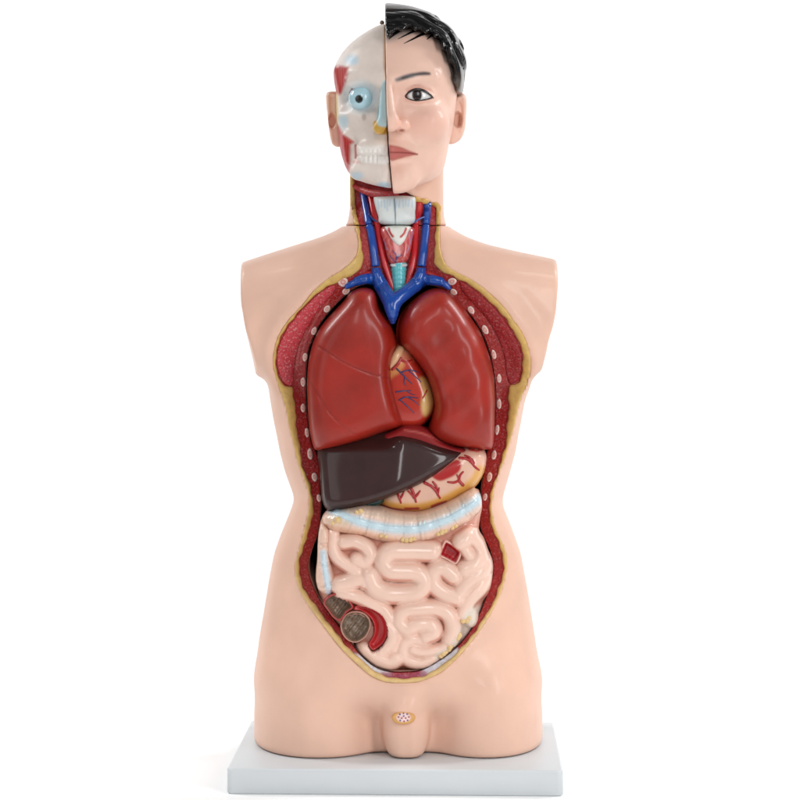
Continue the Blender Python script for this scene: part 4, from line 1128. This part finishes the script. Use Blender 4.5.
CH2 = np.array([(343, 622), (347, 616), (353, 613.3), (360, 613.5), (366, 617), (369, 623), (367.5, 630), (363.5, 636), (357, 640.4), (350, 639.5), (345, 634.5), (342.5, 628.5)], float)
def hgut(u, v, t):
    P2 = np.c_[u, v]; out = np.zeros(len(u)); gap = np.full(len(u), 1e9)
    for pts, r in COILS:
        d = seg_dist(P2, curve(pts, False, 2.0), False)
        b = r * 1.6 * np.sqrt(np.clip(1 - (d / (r * 1.16)) ** 2, 0, 1))
        k = 0.6
        out = -smin(-out, -b, k)
    m = np.full(len(u), 1e9)
    for pts, r in COILS: m = np.minimum(m, seg_dist(P2, curve(pts, False, 2.0), False) / r)
    out = out - 3.0 * ss(m, 1.1, 1.4)
    for poly in (WIN, CH2, CH1, ILP):
        out = out - 12.0 * ss(-sdf2(P2, poly), -0.2, 1.2) - np.where(inside(P2, poly), out * 0.9, 0)
    return -out + 6.0
def pgut(p):
    m = np.full(len(p.u), 1e9)
    for pts, r in COILS: m = np.minimum(m, seg_dist(p.P, curve(pts, False, 2.0), False) / r)
    p.mix(0.6 * ss(m, 0.90, 1.12), (198, 114, 92))  # darker pink between coils: crease shade put into the colour
    p.poly([(466, 612), (480, 606), (480, 625), (468, 640), (450, 654), (438, 660), (436, 654), (448, 647), (458, 634)], (216, 204, 190), 3, 0.9)
COILS = [(c_, r_ * 1.06) for c_, r_ in COILS]
small = puff('small_intestine', GO, -30, 44, 40, GUT, gut, 1.15, BASEG, pgut, hgut, 3.2, 2.4)
# colon
def haustra(path, n, amp):
    c = curve(path, False, 1.0); L = np.r_[0, np.cumsum(np.linalg.norm(np.diff(c, axis=0), axis=1))]
    def f(u, v, t):
        d2 = (u[:, None] - c[None, ::4, 0]) ** 2 + (v[:, None] - c[None, ::4, 1]) ** 2
        s = L[::4][d2.argmin(1)] / L[-1]
        return -amp * np.abs(np.sin(s * n * math.pi)) ** 0.7 + amp * 0.5
    return f
TC = [(322, 518), (326, 511.5), (333, 508.5), (345, 506), (362, 503), (380, 505), (392, 508), (405, 510), (420, 510), (436, 505), (452, 498), (466, 490), (474, 487.5), (480, 493.5), (482, 503), (480, 510), (472, 518.5),
      (462, 524.5), (450, 531.5), (438, 536.5), (424, 541), (410, 543.3), (396, 543), (382, 541), (370, 537.6), (358, 534.6), (345, 532.8), (333, 530.6), (324.5, 525)]
band = [(333, 510.5), (342, 514.5), (352, 519), (366, 523.7), (384, 527.6), (402, 529.3), (418, 528.8), (432, 525), (450, 518.3), (464, 510), (475, 502.5), (479.5, 498)]
hh = haustra(band, 9, 2.9)
colon = puff('transverse_colon', TC, -46, 32, 26, GUT, gut, 1.15, (226, 190, 170), lambda p: (p.line(band, 5.2, (196, 213, 221), 3.0, 0.9), p.blob(340, 520, 12, 6, (206, 190, 150), 0.4), p.line([(326, 526), (350, 531), (378, 537), (396, 541)], 2.0, (206, 150, 112), 2.5, 0.6),
             p.line([(345, 510), (372, 514), (395, 518), (420, 518), (445, 511), (466, 499)], 2.5, (206, 190, 168), 3, 0.5)), hh, 2.2, 2.0)
def ribbon(par, o, path, w, base, name='colon_band', off=1.0):
    c = curve(path, False, 2.0); n = len(c)
    T = np.gradient(c, axis=0); T /= np.linalg.norm(T, axis=1)[:, None]; Nn = np.c_[-T[:, 1], T[:, 0]]
    V = []; F = []
    ww = np.interp(np.linspace(0, 1, n), np.linspace(0, 1, len(w)), w)
    ks = np.linspace(-1, 1, 7)
    for i in range(n):
        for k in ks:
            q = c[i] + Nn[i] * k * ww[i]
            V.append(front_at(o, q[0], q[1], off * (1 - abs(k) ** 3) - 0.5 * (abs(k) > 0.99) * 2))
    for i in range(n - 1):
        for j in range(6):
            a = i * 7 + j; F.append((a, a + 1, a + 8, a + 7))
    V = np.array(V); Vb = V.copy(); Vb[:, 1] += 3
    nn = len(V)
    v0, v1, v2 = V[F[0][0]], V[F[0][1]], V[F[0][2]]
    if np.cross(v1 - v0, v2 - v0)[1] > 0: F = [f[::-1] for f in F]
    rim = [i * 7 for i in range(n)] + [(n - 1) * 7 + j for j in range(1, 7)] + [i * 7 + 6 for i in range(n - 2, -1, -1)] + [j for j in range(5, 0, -1)]
    sk = []
    for i in range(len(rim)):
        a, b = rim[i], rim[(i + 1) % len(rim)]
        sk.append((a, b, nn + b, nn + a))
    return add_mesh(name, np.vstack([V, Vb]), F + sk, GUT, par, Paint(np.vstack([V, Vb]), base).mix(0.3 * ss(np.sin(np.r_[V[:, 0], Vb[:, 0]] * 0.5), 0.2, 1), (206, 226, 232)).c)
ribbon(colon, colon, band, [3.6, 3.9, 3.7, 3.6, 4.0, 3.7, 3.5, 2.8], (192, 213, 222))
def fat_tags(par, o, pts):
    for u0, v0, r in pts:
        c = front_at(o, u0, v0, -r * 0.15)
        ball('fat_tag', c, (r * 1.35, r * 1.1, r * 1.5), GUT, par, (220, 186, 130), None, 10)
fat_tags(colon, colon, [(403, 539.5, 2.0), (406.5, 540, 2.1), (410.5, 539.5, 2.0), (414, 538.5, 1.7), (438.5, 533.5, 1.9), (442, 532, 2.1), (445.5, 530.5, 1.8), (452.5, 527.5, 1.8), (456, 525.5, 1.7),
                        (338, 520, 2.2), (361, 511.5, 2.0), (357, 512.5, 1.6), (381, 535.5, 1.6), (386, 536.5, 1.5), (333, 523, 1.5)])
for u0, v0 in ((420, 523.5), (424, 522.5), (463, 505.5), (402, 527.5), (361, 517.5)):
    ball('fat_tag', front_at(colon, u0, v0, -0.2), (1.2, 1.5, 2.2), GUT, colon, (206, 222, 222), None, 8)
AC = [(322, 522), (330, 528), (331, 540), (330.5, 552), (333, 566), (336, 580), (336, 586), (334, 591.5), (328.5, 593.5), (322.5, 592), (317.5, 586), (315.8, 575), (317.2, 558), (317.8, 542), (319, 530)]
asc = puff('ascending_colon', AC, -52, 22, 20, GUT, gut, 1.1, (226, 190, 170), lambda p: p.line([(323.4, 553), (324.3, 562), (326, 573), (328.2, 585), (330, 598)], 3.6, (200, 212, 220), 1.8, 0.9), haustra([(324, 524), (323, 545), (322, 562), (325, 580), (329, 602)], 8, 3.2), 2.2, 2.0)
ribbon(asc, asc, [(323.4, 553), (324.3, 562), (326, 573), (327.4, 581), (328.4, 588.5)], [2.0, 2.9, 3.1, 3.1, 2.9], (196, 212, 222))
# opened caecum: two brown chambers with a red cut edge, and the opened ileum
def bowl_mesh(name, out, y0, depth, rim, base, parent, paint=None, m=GUT, rimh=2.0, lump=0.0):
    A = curve(out, True, 0.9); A = np.c_[WX(A[:, 0], y0), WZ(A[:, 1], y0)]
    Vv, T, idx, loops = region([A], 1.0, (0.5, 1.0, 1.6))
    d = seg_dist(Vv, loops[0])
    ph = mvd(Vv, loops); ph[idx[0]] = 0; t = ph / ph.max()
    yy = y0 - rimh * np.sqrt(np.clip(1 - ((d - rim) / rim) ** 2, 0, 1)) * (d < 2 * rim) + depth * ss(d, rim, rim * 4) * (0.55 + 0.45 * t) + (lump * np.sin(Vv[:, 0] * 0.55 + 1) * np.sin(Vv[:, 1] * 0.5) + 0.5 * lump * np.sin(Vv[:, 0] * 1.2 - Vv[:, 1] * 0.9)) * ss(d, 0, 4)
    Pf = np.c_[Vv[:, 0], yy, Vv[:, 1]]
    I = idx[0]; n = len(Pf); Bk = Pf[I].copy(); Bk[:, 1] += 10
    Fc = [tuple(q) for q in T] + [(I[(i + 1) % len(I)], I[i], n + i, n + (i + 1) % len(I)) for i in range(len(I))]
    Va = np.vstack([Pf, Bk]); pp = Paint(Va, base)
    dd = np.r_[d, np.zeros(len(I))]
    if paint: paint(pp, dd)
    return add_mesh(name, Va, Fc, m, parent, pp.c)
def pch(cu, cv, red, k=0.4):
    def f(p, d):
        w = 2.0 * np.sin(p.u * 0.31 + 1) * np.sin(p.v * 0.27) + 1.2 * np.sin(p.u * 0.8 - p.v * 0.5)
        rr = np.hypot((p.u - cu) * 0.9, (p.v - cv) * 1.2) + w
        p.mix(k * ss(np.sin(rr * 1.25), 0.0, 1.0) * ss(d, 1, 6), (166, 146, 122))
        p.mix(0.35 * ss(np.sin(p.u * 0.45 + p.v * 0.6 + w), 0.2, 1), (92, 72, 58))
        p.mix(ss(-d, -1.9, -1.2), red)
    return f
ch_y = [front_at(small, 340, 608, 0)[1], front_at(small, 356, 625, 0)[1]]
cae = bowl_mesh('caecum', [(324, 600.5), (330, 595), (338, 593.2), (346, 596.5), (352, 603.5), (353, 608), (347, 612.5), (340.5, 620.5), (334, 618.5), (328, 611), (324, 605)], ch_y[0] - 21, 9, 1.1, (122, 98, 80), gut, pch(346, 616, (170, 46, 46), 0.2), lump=1.4)
bowl_mesh('caecum_chamber', [(341, 621.5), (345, 614.5), (352, 611.2), (361, 611.5), (368, 616), (371, 623), (369.5, 631), (365, 638), (357, 642.6), (349.5, 641.5), (343.5, 636), (340.5, 628.5)], ch_y[1] - 18, 9, 1.0, (120, 98, 80), cae, pch(362, 633, (182, 136, 118)), lump=1.4)
def pil(p, d):
    p.mix(0.4 * ss(np.sin(p.u * 1.7) * np.sin(p.v * 1.9), 0.1, 0.8), (206, 80, 74)); p.mix(ss(-d, -1.6, -1.0), (160, 26, 30))
bowl_mesh('ileum_section', ILP, front_at(small, 380, 627, 0)[1] - 14, 3.5, 1.2, (182, 36, 40), gut, pil)
def pwin(p, d):
    p.mix(0.35 * ss(np.sin(p.u * 1.3 + p.v), 0.3, 0.9) * ss(p.v, 550, 560), (226, 140, 136)); p.mix(ss(-d, -2.6, -1.9), (232, 190, 176))
wl = front_at(small, 450, 553, 0)[1]
bowl_mesh('cut_window', [(438.6, 554.5), (441.2, 547), (444.2, 541.2), (447.2, 540.3), (455, 544.8), (460.6, 549.8), (461.8, 553.6), (459.6, 560), (456.6, 564.4), (453.6, 564.2), (446, 560), (440, 557)], wl - 14, 6, 1.3, (176, 30, 38), gut, pwin)
fat_tags(gut, small, [(463, 620.5, 2.2), (466.5, 620, 2.4), (468.5, 618, 1.8), (459, 635.5, 2.3), (458, 637.5, 2.0), (450, 646.5, 2.2), (449, 649, 1.9), (443.5, 653, 2.3), (441, 655, 2.2), (446, 651.5, 1.8)])

# ------------------------------------------------------------------ base board
def rounded_board(name, w, d, z0, z1, r, rc, yaw, cx, cy):
    """board with rounded corners and softened edges"""
    prof = [(0, z0 + 1.2), (-1.2, z0)]
    lay = [(-1.5, z0), (0, z0 + 1.5), (0, z1 - rc)] + [(-(rc - rc * math.cos(a)), z1 - rc + rc * math.sin(a)) for a in np.linspace(0, math.pi / 2, 6)[1:]]
    V = []; F = []; nC = 8
    for off, zz in lay:
        for sx, sy, a0 in ((1, 1, 0), (-1, 1, 90), (-1, -1, 180), (1, -1, 270)):
            for k in range(nC + 1):
                a = math.radians(a0 + 90 * k / nC)
                V.append((sx * (w / 2 - r) + (r + off) * math.cos(a), sy * (d / 2 - r) + (r + off) * math.sin(a), zz))
    n = 4 * (nC + 1)
    for i in range(len(lay) - 1):
        for j in range(n):
            k = (j + 1) % n; F.append((i * n + j, i * n + k, (i + 1) * n + k, (i + 1) * n + j))
    F.append(tuple(range(n))[::-1]); F.append(tuple((len(lay) - 1) * n + j for j in range(n)))
    V = np.array(V); ca, sa = math.cos(yaw), math.sin(yaw)
    V = np.c_[V[:, 0] * ca - V[:, 1] * sa + cx, V[:, 0] * sa + V[:, 1] * ca + cy, V[:, 2]]
    return add_mesh(name, V, F, PLATE, None, lin((203, 208, 211)))
o = rounded_board('display_base', 318.5, 234, 0, 24.4, 6, 2.2, math.radians(-1.8), -1.5, 0)
tag(o, 'pale grey rectangular plastic base board under the torso', 'base board')

# ------------------------------------------------------------------ white sweep
pro = [(-1.6, 0.0), (0.7, 0.0)] + [(0.7 + 0.7 * math.sin(a), 0.7 - 0.7 * math.cos(a)) for a in np.linspace(0, math.pi / 2, 14)[1:]] + [(1.4, 1.9)]
V = []; F = []
for yy, zz in pro: V += [(-1500, yy * 1000, zz * 1000), (1500, yy * 1000, zz * 1000)]
for i in range(len(pro) - 1): F.append((2 * i, 2 * i + 1, 2 * i + 3, 2 * i + 2))
wm = bpy.data.materials.new('white_paper'); wm.use_nodes = True
b = wm.node_tree.nodes['Principled BSDF']; b.inputs['Base Color'].default_value = (0.9, 0.9, 0.9, 1); b.inputs['Roughness'].default_value = 0.9; b.inputs['Specular IOR Level'].default_value = 0.1
nz = wm.node_tree.nodes.new('ShaderNodeTexNoise'); nz.inputs['Scale'].default_value = 40
bp = wm.node_tree.nodes.new('ShaderNodeBump'); bp.inputs['Strength'].default_value = 0.02; bp.inputs['Distance'].default_value = 0.001
wm.node_tree.links.new(nz.outputs['Fac'], bp.inputs['Height']); wm.node_tree.links.new(bp.outputs['Normal'], b.inputs['Normal'])
sw = add_mesh('backdrop', np.array(V), F, wm)
sw['kind'] = 'structure'; sw['label'] = 'seamless white paper backdrop'

# ------------------------------------------------------------------ light
w = bpy.data.worlds.new('World'); scene.world = w; w.use_nodes = True
bg = w.node_tree.nodes['Background']; bg.inputs['Color'].default_value = (1, 1, 1, 1); bg.inputs['Strength'].default_value = 0.19
def lamp(name, loc, target, sx, sy, energy, col=(1, 1, 1)):
    l = bpy.data.lights.new(name, 'AREA'); l.shape = 'RECTANGLE'; l.size = sx; l.size_y = sy; l.energy = energy; l.color = col
    o = bpy.data.objects.new(name, l); COL.objects.link(o); o.location = loc
    o.rotation_euler = (Vector(target) - Vector(loc)).to_track_quat('-Z', 'Y').to_euler()
    return o
lamp('key_softbox', (1.35, -1.75, 0.95), (0, 0, 0.42), 0.5, 1.5, 19.5)
lamp('fill_softbox', (-1.4, -1.7, 0.9), (0, 0, 0.42), 1.1, 1.5, 5)
lamp('front_strip', (0.04, -2.1, 1.38), (0, 0, 0.40), 0.24, 1.1, 7.5)
lamp('added_backdrop_lamp', (-1.5, 0.5, 1.7), (0.35, 1.4, 0.75), 0.5, 0.8, 23)  # pair added out of frame to brighten the backdrop to white
lamp('added_backdrop_lamp', (1.5, 0.5, 1.7), (-0.35, 1.4, 0.75), 0.5, 0.8, 23)

def spot(name, loc, target, energy, ang):
    l = bpy.data.lights.new(name, 'SPOT'); l.energy = energy; l.spot_size = math.radians(ang); l.spot_blend = 1.0; l.shadow_soft_size = 0.25
    o = bpy.data.objects.new(name, l); COL.objects.link(o); o.location = loc
    o.rotation_euler = (Vector(target) - Vector(loc)).to_track_quat('-Z', 'Y').to_euler()
spot('added_floor_spot', (-1.15, -0.5, 1.9), (-0.70, -0.15, 0), 70, 46)  # pair added out of frame to whiten the floor beside the base
spot('added_floor_spot', (1.15, -0.5, 1.9), (0.70, -0.15, 0), 70, 46)

cam = bpy.data.cameras.new('camera'); co = bpy.data.objects.new('camera', cam); COL.objects.link(co)
co.location = (0, -D * 0.001, CZ * 0.001); co.rotation_euler = (math.radians(90), 0, 0)
cam.sensor_width = 36; cam.lens = 36 * D / 800.0; cam.shift_y = (HZ - 400) / 800.0
cam.clip_start = 0.05; cam.clip_end = 100
scene.camera = co
vs = scene.view_settings
vs.view_transform = 'Standard'; vs.look = 'None'; vs.gamma = 1; vs.exposure = 0.09
